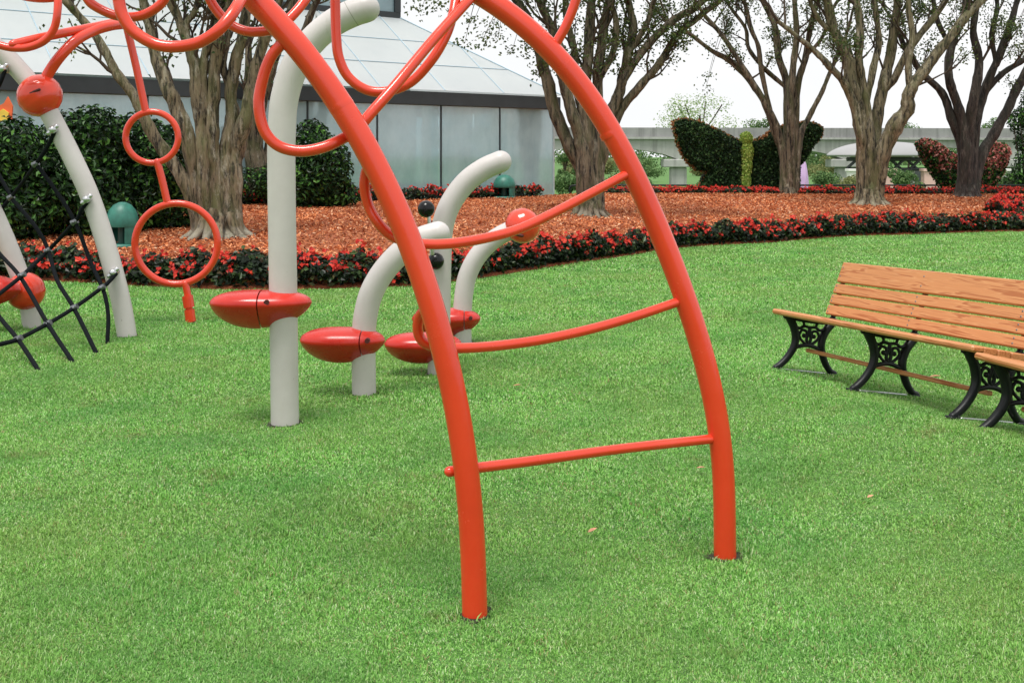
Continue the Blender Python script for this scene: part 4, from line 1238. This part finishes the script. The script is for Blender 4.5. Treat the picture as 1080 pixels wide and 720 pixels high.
# inside: floor, pale curtains, columns, planting and a back wall seen through the glass
INW = simple('interior_wall_paint', (0.55, 0.60, 0.60), 0.8, 0.12, 0.6)
INF = simple('interior_floor', (0.40, 0.40, 0.38), 0.4, 0.1, 0.8)
CURT = simple('pale_curtain', (0.72, 0.80, 0.80), 0.8, 0.08, 3)
m = MB(); box(m, MBd, (0.3, 0.3, 0.30), (LF, DEP, 0.36)); m.build('interior_floor', INF, bt)
m = MB(); box(m, MBd, (0.3, 7.0, 0.37), (LF, 7.2, ZF + 1.2)); m.build('interior_wall', INW, bt)
for tc_, wc_ in ((0.35, 0.9), (1.55, 0.35), (5.2, 0.7), (8.4, 1.2), (13.0, 1.0), (17.2, 1.4)):
    V = []; nc_ = int(wc_ * 40)
    for k_ in range(nc_ + 1):
        V += [tuple(MBd @ Vector((tc_ + wc_ * k_ / nc_, 0.55 + 0.05 * math.sin(k_ * 1.1), z_))) for z_ in (0.37, ZF)]
    m = MB(); m.add(V, [(2 * k_, 2 * k_ + 2, 2 * k_ + 3, 2 * k_ + 1) for k_ in range(nc_)]); m.build('curtain', CURT, bt)
for tc_ in (2.9, 6.9, 10.9, 14.9):
    m = MB(); tube(m, [bp(tc_, 2.4, 0.37), bp(tc_, 2.4, ZF + .3)], 0.14, 16, 'flat'); m.build('column', WHITEP, bt)
for tc_, dc_, hc_ in ((2.2, 1.6, 1.5), (4.4, 3.2, 1.9), (6.2, 1.9, 1.2), (7.6, 3.0, 1.8), (11.5, 2.2, 1.6)):
    c_ = bp(tc_, dc_, 0.37 + hc_ * .62)
    C_, N_ = lump_points([(c_.x, c_.y, c_.z, .55, .55, hc_ * .42)], 500, .3)
    m = MB(); leaves(m, C_, N_, .16, .07, 0); pl_ = m.build('indoor_plant', SHRUBLEAF, bt)
    m = MB(); lathe(m, Matrix.Translation(bp(tc_, dc_, 0.37)), [(.18, 0), (.26, .42), (.22, .42), (.001, .38)], 16); tube(m, [bp(tc_, dc_, .7), c_], .03, 6, 'flat'); m.build('planter', WHITEP, pl_)
# roof: hip from the eave to the clerestory box
RUN = 3.28; ZT = 5.66
e0 = bp(-0.12, -0.14, ZE + .003); e1 = bp(LF, -0.14, ZE + .003); e2 = bp(-0.12, DEP, ZE + .003)
k0 = bp(RUN, RUN, ZT); k1 = bp(LF, RUN, ZT); k2 = bp(RUN, DEP, ZT)
m = MB()
def slab(q, th=0.0):
    q = [Vector(v) for v in q]
    nn = (q[1] - q[0]).cross(q[2] - q[0]).normalized()
    if nn.z < 0: nn = -nn
    m.add([tuple(v + nn * 0.05) for v in q], [(0, 1, 2, 3)], 0, False)     # stretched fabric, one skin
slab([e0, e1, k1, k0]); slab([e0, k0, k2, e2])
rf = m.build('roof', ROOFW, bt)
m = MB()
nn = (e1 - e0).cross(k0 - e0).normalized(); nn = nn if nn.z > 0 else -nn
for i in range(1, 12):
    t = i * 2.0
    a0 = bp(t, -0.14, ZE); f = min(1.0, t / RUN)
    b0 = a0.lerp(bp(t, RUN, ZT), f)
    tube(m, [a0 + nn * 0.063, b0 + nn * 0.063], 0.012, 6, 'flat')
tube(m, [e0 + Vector((0, 0, .07)), k0 + Vector((0, 0, .07))], 0.02, 8, 'flat')
for f in (0.33, 0.66):
    a0 = e0.lerp(k0, f); b0 = e1.lerp(k1, f)
    tube(m, [a0 + nn * 0.063, b0 + nn * 0.063], 0.010, 6, 'flat')
m.build('roof_seam', SEAM, rf)
m = MB(); box(m, MBd, (RUN + .05, RUN + .05, ZT - 0.1), (LF, RUN + .15, ZT + 1.6)); box(m, MBd, (RUN + .05, RUN + .152, ZT - 0.1), (RUN + .15, DEP, ZT + 1.6))
m.build('clerestory_pane', BLUEGLASS, bt)
m = MB()
box(m, MBd, (RUN - .02, RUN - .02, ZT - .02), (LF, RUN + .2, ZT + .22)); box(m, MBd, (RUN - .02, RUN - .02, ZT + 1.3), (LF, RUN + .2, ZT + 1.7))
for i in range(7):
    box(m, MBd, (RUN - .02 + i * 3.0, RUN - .03, ZT + .223), (RUN + .18 + i * 3.0, RUN + .19, ZT + 1.297))
m.build('clerestory_frame', FRAME, bt)
m = MB(); box(m, MBd, (RUN - .3, RUN - .3, ZT + 1.703), (LF, DEP, ZT + 1.9)); m.build('flat_roof', ROOFW, bt)

# ------------------------------------------------------------------ elevated rail bridge far behind
DB = 80.0
br = thing('rail_bridge', 'long grey concrete elevated rail beam on piers crossing far behind', 'bridge', W(715, 200, DB))
kB = DB / F
def prism_px(pts, D0, D1, mat, name, parent, bevel=0):
    n = len(pts)
    V = [tuple(W(x, y, D0)) for x, y in pts]
    dy = D1 - D0
    V2 = [(v[0], v[1] + dy, v[2]) for v in V]
    m = MB()
    m.add(V + V2, [(i, (i + 1) % n, n + (i + 1) % n, n + i) for i in range(n)], 0, False)
    m.add(V, [tuple(range(n))[::-1]], 0, False); m.add(V2, [tuple(range(n))], 0, False)
    return m.build(name, mat, parent)
prism_px([(380, 134), (1330, 136), (1330, 146), (380, 143.5)], DB - 0.7, DB - 0.4, CONC_TOP, 'parapet', br)
prism_px([(380, 143.5), (1330, 146.2), (1330, 148.5), (380, 146)], DB - 0.85, DB + 1.4, CONC_LOW, 'deck_edge', br)
arc = []
for x0, x1 in ((370, 545), (545, 715), (715, 890), (890, 1065), (1065, 1240)):
    for i in range(12):
        u = i / 12.0
        arc.append((x0 + (x1 - x0) * u, 168 - 13 * math.sin(math.pi * u) ** 0.7))
arc.append((1240, 168))
prism_px([(370, 146.2)] + arc + [(1240, 148.6)], DB - 0.6, DB + 1.2, CONC_LOW, 'beam', br)
for x in (370, 545, 715, 890, 1065, 1240):
    m = MB(); c = W(x, 170, DB + 0.1)
    box(m, Matrix.Translation((c.x, c.y, 0)), (-1.15, -0.8, c.z - 0.45), (1.15, 0.8, c.z + 0.15), 0, 0.06)
    box(m, Matrix.Translation((c.x, c.y, 0)), (-0.58, -0.5, -1.5), (0.58, 0.5, c.z - 0.452), 0, 0.06)
    m.build('pier', CONC_LOW, br)

# ------------------------------------------------------------------ far trees and bushes
def far_tree(px, base_py, top_py, wpx, D, leafm, label, n, seed, sparse=False, name='distant_tree'):
    rs = random.Random(seed)
    k = D / F
    b = W(px, base_py, D); b.z = float(hz(b.x, b.y))
    zt = W(px, top_py, D).z
    Hh = zt - b.z
    t = thing(name, label, 'tree', b, 'trees and bushes far behind')
    m = MB()
    tube(m, catmull([b + Vector((0, 0, -.2)), b + Vector((wpx * k * .03, 0, Hh * .3)), b + Vector((0, 0, Hh * .62))], 5), [Hh * .022 * (1 - .05 * i) for i in range(11)], 8, 'flat')
    lumps = []
    for j in range(15 if sparse else 12):
        a = rs.uniform(-1, 1); zz = rs.uniform(0.25, 0.97)
        wid = (1 - abs(zz - .5) * 1.1)
        rr = wpx * k * rs.uniform(.13, .24)
        lumps.append((b.x + a * wid * wpx * k * .45, b.y + rs.uniform(-1, 1) * wpx * k * .25, b.z + Hh * (zz * .86) , rr, rr, rr * .75))
        tube(m, catmull([b + Vector((0, 0, Hh * rs.uniform(.2, .5))), Vector((b.x + a * wid * wpx * k * .2, b.y, b.z + Hh * zz * .6)), Vector(lumps[-1][:3])], 4), [Hh * .008] * 9, 5, 'flat')
    m.build('trunk', TWIG, t)
    C, Nn = lump_points(lumps, n, 0.3 if sparse else 0.5)
    m = MB(); s = max(0.16, 2.4 * k)
    leaves(m, C, Nn, s * (.7 + .6 * rng.random(n)), s * .6, 0)
    m.build('crown', leafm, t)
far_tree(738, 178, 88, 84, 175, PALELEAF, 'pale loose-leaved tree rising above the rail beam left of the topiary', 2600, 1, True)
far_tree(800, 178, 118, 42, 180, FARLEAF, 'small green treetop above the rail beam behind the topiary body', 1300, 2)
far_tree(851, 178, 120, 30, 178, FARLEAF, 'green treetop showing above the right topiary wing', 1000, 3)
far_tree(958, 178, 122, 40, 182, FARLEAF, 'green treetop between the two right trees above the beam', 1300, 4)
far_tree(1044, 178, 111, 34, 176, FARLEAF, 'round green treetop above the beam near the right edge', 1500, 5)
far_tree(566, 178, 86, 26, 190, PALELEAF, 'pale treetop beside the roof corner of the glass building', 900, 6)
far_tree(1095, 178, 96, 60, 170, FARLEAF, 'broad green tree far beyond the right edge of the beam', 2200, 7)
far_tree(672, 205, 168, 60, 120, FARLEAF, 'green bush below the beam left of the concrete pier', 2200, 8, name='distant_bush')
far_tree(752, 205, 172, 40, 118, OLIVELEAF, 'olive bush below the beam right of the concrete pier', 1800, 9, name='distant_bush')
far_tree(880, 206, 164, 52, 100, OLIVELEAF, 'rounded olive bush between the topiary and the stout tree', 3000, 10, name='distant_bush')
far_tree(868, 205, 154, 60, 132, FARLEAF, 'green bush behind the olive bush below the beam', 2200, 11, name='distant_bush')
far_tree(956, 205, 172, 34, 60, FARLEAF, 'small green tree in front of the open pavilion', 1800, 12, name='distant_bush')
far_tree(605, 205, 165, 30, 110, OLIVELEAF, 'olive bush between the glass building and the brown tree', 1400, 13, name='distant_bush')

far_tree(674, 205, 172, 40, 90, FARLEAF, 'green bush just left of the concrete pier beyond the railing', 2200, 14, name='distant_bush')
far_tree(765, 205, 168, 50, 110, FARLEAF, 'green bush behind the left wing of the dark topiary', 2000, 15, name='distant_bush')
far_tree(915, 205, 160, 60, 140, FARLEAF, 'green bush behind the stout tree below the beam', 2200, 16, name='distant_bush')
far_tree(1030, 205, 158, 70, 120, FARLEAF, 'broad green bush behind the pink topiary', 2600, 17, name='distant_bush')
far_tree(640, 205, 164, 44, 130, OLIVELEAF, 'olive bush behind the brown tree trunk below the beam', 1800, 18, name='distant_bush')
far_tree(595, 206, 150, 26, 70, FARLEAF, 'narrow green bush right beside the corner of the glass building', 1600, 19, name='distant_bush')
for i_, (x_, t_, w_, D_, lm_) in enumerate([(600, 186, 40, 60, FARLEAF), (645, 184, 50, 57, OLIVELEAF), (672, 188, 40, 54, FARLEAF), (748, 186, 34, 58, FARLEAF), (870, 182, 44, 56, FARLEAF), (900, 186, 44, 53, OLIVELEAF), (1010, 182, 40, 56, FARLEAF), (1060, 182, 50, 54, FARLEAF)]):
    far_tree(x_, 207, t_, w_, D_, lm_, ['low green bush beside the building corner beyond the railing', 'low olive bush behind the foot of the brown vase-shaped tree', 'low green bush left of the pier just past the railing',
             'low green bush right of the pier just past the railing', 'low green bush beside the lilac parasol', 'low olive bush left of the stout tree beyond the railing', 'low green bush left of the darkest tree beyond the railing', 'low green bush behind the right wing of the pink topiary'][i_], 1500, 30 + i_, name='distant_bush')
lm = []
for x_ in np.arange(-75, 260, 5.5):
    lm.append((x_ + random.uniform(-2, 2), 262 + random.uniform(-8, 8), random.uniform(1.6, 3.6), random.uniform(3.5, 6), random.uniform(3, 5), random.uniform(2.8, 4.8)))
for a_ in np.arange(52, 285, 3.0):       # the park's trees carry on round behind the camera
    rr_ = random.uniform(62, 84); an_ = math.radians(a_)
    for zz_ in (2.0, random.uniform(4.5, 7.5)):
        lm.append((rr_ * math.sin(an_) + 8, rr_ * math.cos(an_), zz_, random.uniform(2.2, 4.2), random.uniform(2, 4), random.uniform(1.8, 3.6)))
C_, N_ = lump_points(lm, 60000, .5)
q_ = np.where(np.hypot(C_[:, 0], C_[:, 1]) < 120, .30, .75)
m = MB(); leaves(m, C_, N_, q_ * (.7 + .6 * rng.random(len(C_))), q_ * .65, 0)
tag(m.build('distant_woods', FARLEAF), 'far green treeline under and beyond the concrete rail beam', 'woods', kind='stuff')
# ------------------------------------------------------------------ topiaries
def topiary(label, D, wings, body, leafm_w, leafm_rim, seed, rim_fn, name='butterfly_topiary'):
    rs = random.Random(seed)
    allp = [p for w in wings for p in w]
    cx = sum(p[0] for p in allp) / len(allp)
    b = W(cx, 202, D); b.z = float(hz(b.x, b.y))
    t = thing(name, label, 'topiary', b)
    k = D / F
    for w in wings:
        w2 = np.array(w, dtype=float)
        lo = w2.min(0); hi = w2.max(0)
        def inside(P):
            x, y = P[:, 0], P[:, 1]; c = np.zeros(len(P), bool); j = len(w2) - 1
            for i in range(len(w2)):
                xi, yi = w2[i]; xj, yj = w2[j]
                hit = ((yi > y) != (yj > y)) & (x < (xj - xi) * (y - yi) / (yj - yi + 1e-9) + xi)
                c ^= hit; j = i
            return c
        def edge(P):
            dd = np.full(len(P), 1e9); near = np.zeros(len(P), int)
            for i in range(len(w2)):
                a, bb = w2[i], w2[(i + 1) % len(w2)]
                ab = bb - a; tt = np.clip(((P - a) @ ab) / (ab @ ab), 0, 1)
                q = np.linalg.norm(P - (a + tt[:, None] * ab), axis=1)
                m_ = q < dd; dd[m_] = q[m_]; near[m_] = i
            return dd, near
        n = 26000
        P = lo + rng.random((n, 2)) * (hi - lo)
        P = P[inside(P)]
        dd, near = edge(P)
        th = 0.42 * np.minimum(1, dd / 7.0) ** 0.5            # half thickness in metres
        side = rng.choice([-1, 1], size=len(P), p=[.62, .38])
        yy = side * th * (0.75 + .25 * rng.random(len(P)))
        X = (P[:, 0] - 540) * k; Z = EYE - (P[:, 1] - HOR) * k
        C = np.stack([X, D + yy, Z], 1) + rng.normal(size=(len(P), 3)) * 0.025
        Nn = np.stack([rng.normal(size=len(P)) * .6, side * 1.0, rng.normal(size=len(P)) * .5 + .5], 1)
        rim = rim_fn(P, dd)
        for sel, lm, nm in ((~rim, leafm_w, 'wing'), (rim, leafm_rim, 'wing_rim')):
            if sel.sum() < 5: continue
            m = MB()
            leaves(m, C[sel], Nn[sel] + rng.normal(size=(sel.sum(), 3)) * .5, 0.105, 0.075, 0)
            if nm == 'wing':
                # woody inner core so that the mass is closed
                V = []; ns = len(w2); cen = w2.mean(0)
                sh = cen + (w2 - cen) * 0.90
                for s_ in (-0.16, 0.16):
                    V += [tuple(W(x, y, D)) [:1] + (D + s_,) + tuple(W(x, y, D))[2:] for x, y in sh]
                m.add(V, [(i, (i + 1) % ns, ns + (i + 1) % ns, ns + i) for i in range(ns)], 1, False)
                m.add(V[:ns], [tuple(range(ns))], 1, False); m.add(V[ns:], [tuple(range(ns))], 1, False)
                wo = m.build('wing', [lm, TOPCORE], t)
            else:
                m.build('wing_rim', lm, wo)
    if body:
        lumps = []
        for (x, y, rx, rz) in body:
            c = W(x, y, D - 0.25); lumps.append((c.x, c.y, c.z, rx * k, rx * k, rz * k))
        C, Nn = lump_points(lumps, 3200, .7)
        m = MB(); leaves(m, C, Nn, 0.09, 0.06, 0); m.build('body', LIMELEAF, t)
    return t
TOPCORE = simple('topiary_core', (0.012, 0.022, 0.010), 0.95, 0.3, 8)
LW = [(709, 129), (715, 126), (723, 125.5), (740, 129.5), (758, 138), (775, 146.5), (783, 149), (783, 199), (771, 202), (754, 203), (737, 202), (739, 190), (745, 181), (733, 179), (725, 171), (719, 163), (713, 148)]
RW = [(793, 150), (806, 143.5), (816, 136), (838, 129.5), (852, 129), (861, 130.5), (867, 136), (865, 144), (857, 154), (849, 167), (842, 175), (842, 199), (832, 203), (810, 203), (791, 200)]
topiary('large dark green butterfly shaped topiary with a lime green body', 34.6, [LW, RW], [(787, 146, 6.5, 7), (787.5, 160, 6.8, 12), (787, 175, 6.2, 12), (785.5, 190, 6, 11)], TOPLEAF, ORANGELEAF, 1,
        lambda P, dd: (dd < 1.6) & (rng.random(len(P)) < 0.7) & ((P[:, 1] < 150) | (P[:, 0] < 748)))
L2 = [(967, 152), (971, 148), (980, 148), (990, 153), (1001, 161), (1010, 166), (1012, 200), (1000, 201), (992, 196), (984, 184), (975, 171)]
R2 = [(1037, 168), (1044, 158), (1051, 152), (1059, 152), (1063, 159), (1060, 172), (1054, 186), (1046, 197), (1034, 201), (1028, 196), (1030, 180)]
topiary('smaller butterfly shaped topiary flecked with pink flowers behind the dark tree', 35.2, [L2, R2], None, SHRUBLEAF, PINKLEAF, 2,
        lambda P, dd: (rng.random(len(P)) < np.where(P[:, 1] < 178, 0.55, 0.12) * np.where((P[:, 0] < 985) & (P[:, 0] - 967 < (P[:, 1] - 150) * .9), .3, 1)))

# ------------------------------------------------------------------ railing behind the flowers
rl = thing('railing', 'low black metal railing behind the far flower border', 'railing', (10, 35.9, -0.4))
def rail_bar(pts, r, name='rail'):
    m = MB(); tube(m, pts, r, 8); m.build(name, IRON, rl)
zr = 0.64
for x0, x1 in ((1.9, 6.0), (6.2, 10.2), (10.4, 14.4), (14.6, 18.6), (18.8, 22.0)):
    rail_bar([Vector((x0, 35.9, zr - .12)), Vector((x0 + .05, 35.9, zr - .02)), Vector((x0 + .2, 35.9, zr)), Vector((x1 - .2, 35.9, zr)), Vector((x1 - .05, 35.9, zr - .02)), Vector((x1, 35.9, zr - .12))], 0.028)
    rail_bar([Vector((x0, 35.9, zr - .45)), Vector((x1, 35.9, zr - .45))], 0.02)
    for x in np.linspace(x0, x1, 6):
        rail_bar([Vector((x, 35.9, float(hz(x, 35.9)) - .05)), Vector((x, 35.9, zr - (.12 if x in (x0, x1) else 0)))], 0.022, 'post')

# ------------------------------------------------------------------ lilac parasol, closed
ps = thing('closed_parasol', 'closed lilac parasol standing right of the topiary tree', 'parasol', W(847, 208, 42))
m = MB(); b = W(847, 166, 42); zb = W(847, 200, 42).z
M = Matrix.Translation((b.x, b.y, 0))
V = []; n = 20; prof = [(0.02, b.z), (0.10, b.z - .25), (0.16, b.z - .7), (0.19, zb + .15), (0.15, zb)]
for r, z in prof:
    for k_ in range(n):
        a = 2 * math.pi * k_ / n; rr = r * (1 + .22 * math.cos(5 * a))
        V.append((b.x + rr * math.cos(a), b.y + rr * math.sin(a), z))
m.add(V, [(i * n + k_, i * n + (k_ + 1) % n, (i + 1) * n + (k_ + 1) % n, (i + 1) * n + k_) for i in range(len(prof) - 1) for k_ in range(n)])
m.build('canopy', LILAC, ps)
m = MB(); tube(m, [Vector((b.x, b.y, float(hz(b.x, b.y)))), Vector((b.x, b.y, b.z + .12))], 0.03, 10); m.build('pole', WHITEP, ps)

# ------------------------------------------------------------------ far open pavilion
DP = 66.0
pv = thing('open_pavilion', 'open pavilion with a broad white curved roof and pink plaster walls', 'pavilion', W(945, 200, DP))
c = W(945, 164, DP); kp = DP / F
m = MB()
prof = []
Rr = 62 * kp
for i in range(13):
    u = i / 12
    prof.append((max(Rr * math.cos(u * math.pi / 2) ** 0.8, .01) if i < 12 else 0.01, c.z + 15 * kp * (math.sin(u * math.pi / 2) ** 1.4)))
lathe(m, Matrix.Translation((c.x, c.y + Rr * .6, 0)) @ Matrix.Diagonal((1, .6, 1, 1)), [(Rr * .25, c.z - 2 * kp), (Rr * .96, c.z - 1 * kp)] + prof, 48)
m.build('roof', WHITECAN, pv)
m = MB()
for x in (905, 920, 938, 955, 972, 990, 1005):
    t0 = W(x, 167, DP + 1.5); 
    tube(m, [W(x - 12, 178, DP + 1.5), W(x, 167, DP + 1.5)], 0.09, 6, 'flat'); tube(m, [W(x + 12, 178, DP + 1.6), W(x, 167, DP + 1.6)], 0.09, 6, 'flat')
tube(m, [W(893, 178.5, DP + 1.5), W(1017, 178.5, DP + 1.5)], 0.10, 6, 'flat')
tube(m, [W(893, 168, DP + 1.5), W(1017, 168, DP + 1.5)], 0.12, 6, 'flat')
m.build('truss', TRUSS, pv)
for x0, x1, mt in ((896, 904, WHITEP), (927, 945, PINKW), (975, 994, PINKW), (1058, 1066, WHITEP)):
    m = MB(); a0 = W(x0, 181, DP); a1 = W(x1, 181, DP)
    box(m, Matrix.Identity(4), (a0.x, DP, -0.6), (a1.x, DP + .6, a0.z), 0, .02); box(m, Matrix.Identity(4), (a0.x - .08, DP - .08, a0.z + .002), (a1.x + .08, DP + .68, a0.z + .16), 0, .02)
    w = m.build('wall', mt, pv)
    if mt is PINKW: w['label'] = 'pink plaster wall'
for x in (912, 962, 1000):
    m = MB(); a0 = W(x, 178, DP + 2)
    tube(m, [Vector((a0.x, DP + 2, -.6)), a0], 0.16, 12, 'flat'); m.build('column', WHITEP, pv)
m = MB(); a0 = W(895, 178.6, DP + 7); a1 = W(1015, 178.6, DP + 7); box(m, Matrix.Identity(4), (a0.x, DP + 7, -.6), (a1.x, DP + 7.3, a0.z)); m.build('back_wall', TRUSS, pv)

# ------------------------------------------------------------------ flame coloured flag behind the left shrub
fl = thing('banner', 'small orange and yellow flame shaped banner above the far left shrub', 'banner', W(4, 215, 20.6))
prism_px([(-12, 130), (12, 126), (13, 112), (8, 102), (4, 109), (-2, 112), (-12, 108)], 20.6, 20.64, FLAGO, 'cloth', fl)
prism_px([(-10, 130), (8, 128), (9, 119), (3, 115), (-3, 119), (-10, 117)], 20.57, 20.598, FLAGY, 'flame_patch', fl)
m = MB(); q = W(-8, 100, 20.7); tube(m, [Vector((q.x, q.y, float(hz(q.x, q.y)))), q], 0.025, 8); m.build('pole', IRON, fl)

# ------------------------------------------------------------------ fallen leaves on the lawn
LEAFD = [(625, 569, 5, 'pinkish dry leaf lying on the lawn between the legs of the climbing frame'), (918, 532, 3.6, 'small brown leaf on the lawn in front of the benches'),
         (545, 412, 4, 'rusty leaf on the grass behind the lowest curved rung'), (739, 501, 4, 'tiny brown leaf beside the right leg of the climbing frame'),
         (986, 402, 5, 'dark dry leaf on the grass under the bench')]
for x, y, s, lab in LEAFD:
    p = G(x, y); p.z = float(hz(p.x, p.y)) + 0.036
    k = p.y / F * s
    m = MB(); V = []
    rs = random.Random(int(x))
    ang = rs.uniform(-.6, .6)
    out = [(-1.2, 0), (-.7, .45), (0, .6), (.6, .4), (1.25, 0), (.6, -.4), (0, -.55), (-.7, -.4)]
    for u, v in out:
        V.append((p.x + k * (u * math.cos(ang) - v * math.sin(ang)), p.y + k * 1.1 * (u * math.sin(ang) + v * math.cos(ang)), p.z + k * .35 * abs(v) + k * .2 * u))
    V.append((p.x, p.y, p.z - .002))
    m.add(V, [(i, (i + 1) % 8, 8) for i in range(8)])
    o = m.build('fallen_leaf', DRYLEAF)
    tag(o, lab, 'leaf', 'dry leaves fallen on the lawn')

# ------------------------------------------------------------------ camera, light, world
cam = bpy.data.cameras.new('camera')
cam.sensor_width = 36; cam.lens = 36 * F / 1080
cam.shift_y = -(360 - HOR) / 1080
cam.clip_start = 0.05; cam.clip_end = 6000
co = bpy.data.objects.new('camera', cam); COL.objects.link(co)
co.location = (0, 0, EYE); co.rotation_euler = (math.pi / 2, 0, 0)
SC.camera = co

SUN_EL, SUN_AZ = math.radians(72), math.radians(205)   # azimuth clockwise from +Y: behind the camera, to the left
sd = Vector((math.sin(SUN_AZ) * math.cos(SUN_EL), math.cos(SUN_AZ) * math.cos(SUN_EL), math.sin(SUN_EL)))
sl = bpy.data.lights.new('sun', 'SUN'); sl.energy = 2.9; sl.angle = math.radians(22); sl.color = (1.0, 0.96, 0.9)
so = bpy.data.objects.new('sun', sl); COL.objects.link(so)
so.rotation_euler = (-sd).to_track_quat('-Z', 'Y').to_euler()
so.location = (0, 0, 20)

w = bpy.data.worlds.new('World'); SC.world = w; w.use_nodes = True
nt = w.node_tree
bg = nt.nodes['Background']
sky = nt.nodes.new('ShaderNodeTexSky'); sky.sky_type = 'NISHITA'; sky.sun_disc = False
sky.sun_elevation = SUN_EL; sky.sun_rotation = SUN_AZ
sky.air_density = 1.0; sky.dust_density = 4.0; sky.ozone_density = 1.0
hs = nt.nodes.new('ShaderNodeHueSaturation'); hs.inputs['Saturation'].default_value = 0.12
nt.links.new(sky.outputs[0], hs.inputs['Color'])
# closed bright cloud layer over most of the sky
tc = nt.nodes.new('ShaderNodeTexCoord')
cn = noise(nt, tc.outputs['Generated'], 2.2, 5, 0.6)
cl = ramp(nt, cn, [(0.3, (7.3, 7.45, 7.6)), (0.7, (8.4, 8.4, 8.4))])
sx = nt.nodes.new('ShaderNodeSeparateXYZ'); nt.links.new(tc.outputs['Generated'], sx.inputs[0])
zen = ramp(nt, sx.outputs[2], [(0.15, (1.0,) * 3), (0.95, (1.12,) * 3)])   # overcast sky: brighter overhead
cl = mixc(nt, 1.0, cl, zen, 'MULTIPLY')
cov = ramp(nt, noise(nt, tc.outputs['Generated'], 1.3, 4, 0.5), [(0.3, (0.86,) * 3), (0.7, (0.97,) * 3)])
nt.links.new(mixc(nt, cov, hs.outputs[0], cl), bg.inputs['Color'])
bg.inputs['Strength'].default_value = 0.13

SC.view_settings.view_transform = 'Standard'; SC.view_settings.look = 'None'
SC.view_settings.exposure = 0.06; SC.view_settings.gamma = 1
SC.render.engine = 'CYCLES'
SC.cycles.max_bounces = 6; SC.cycles.transparent_max_bounces = 4
SC.cycles.use_denoising = True
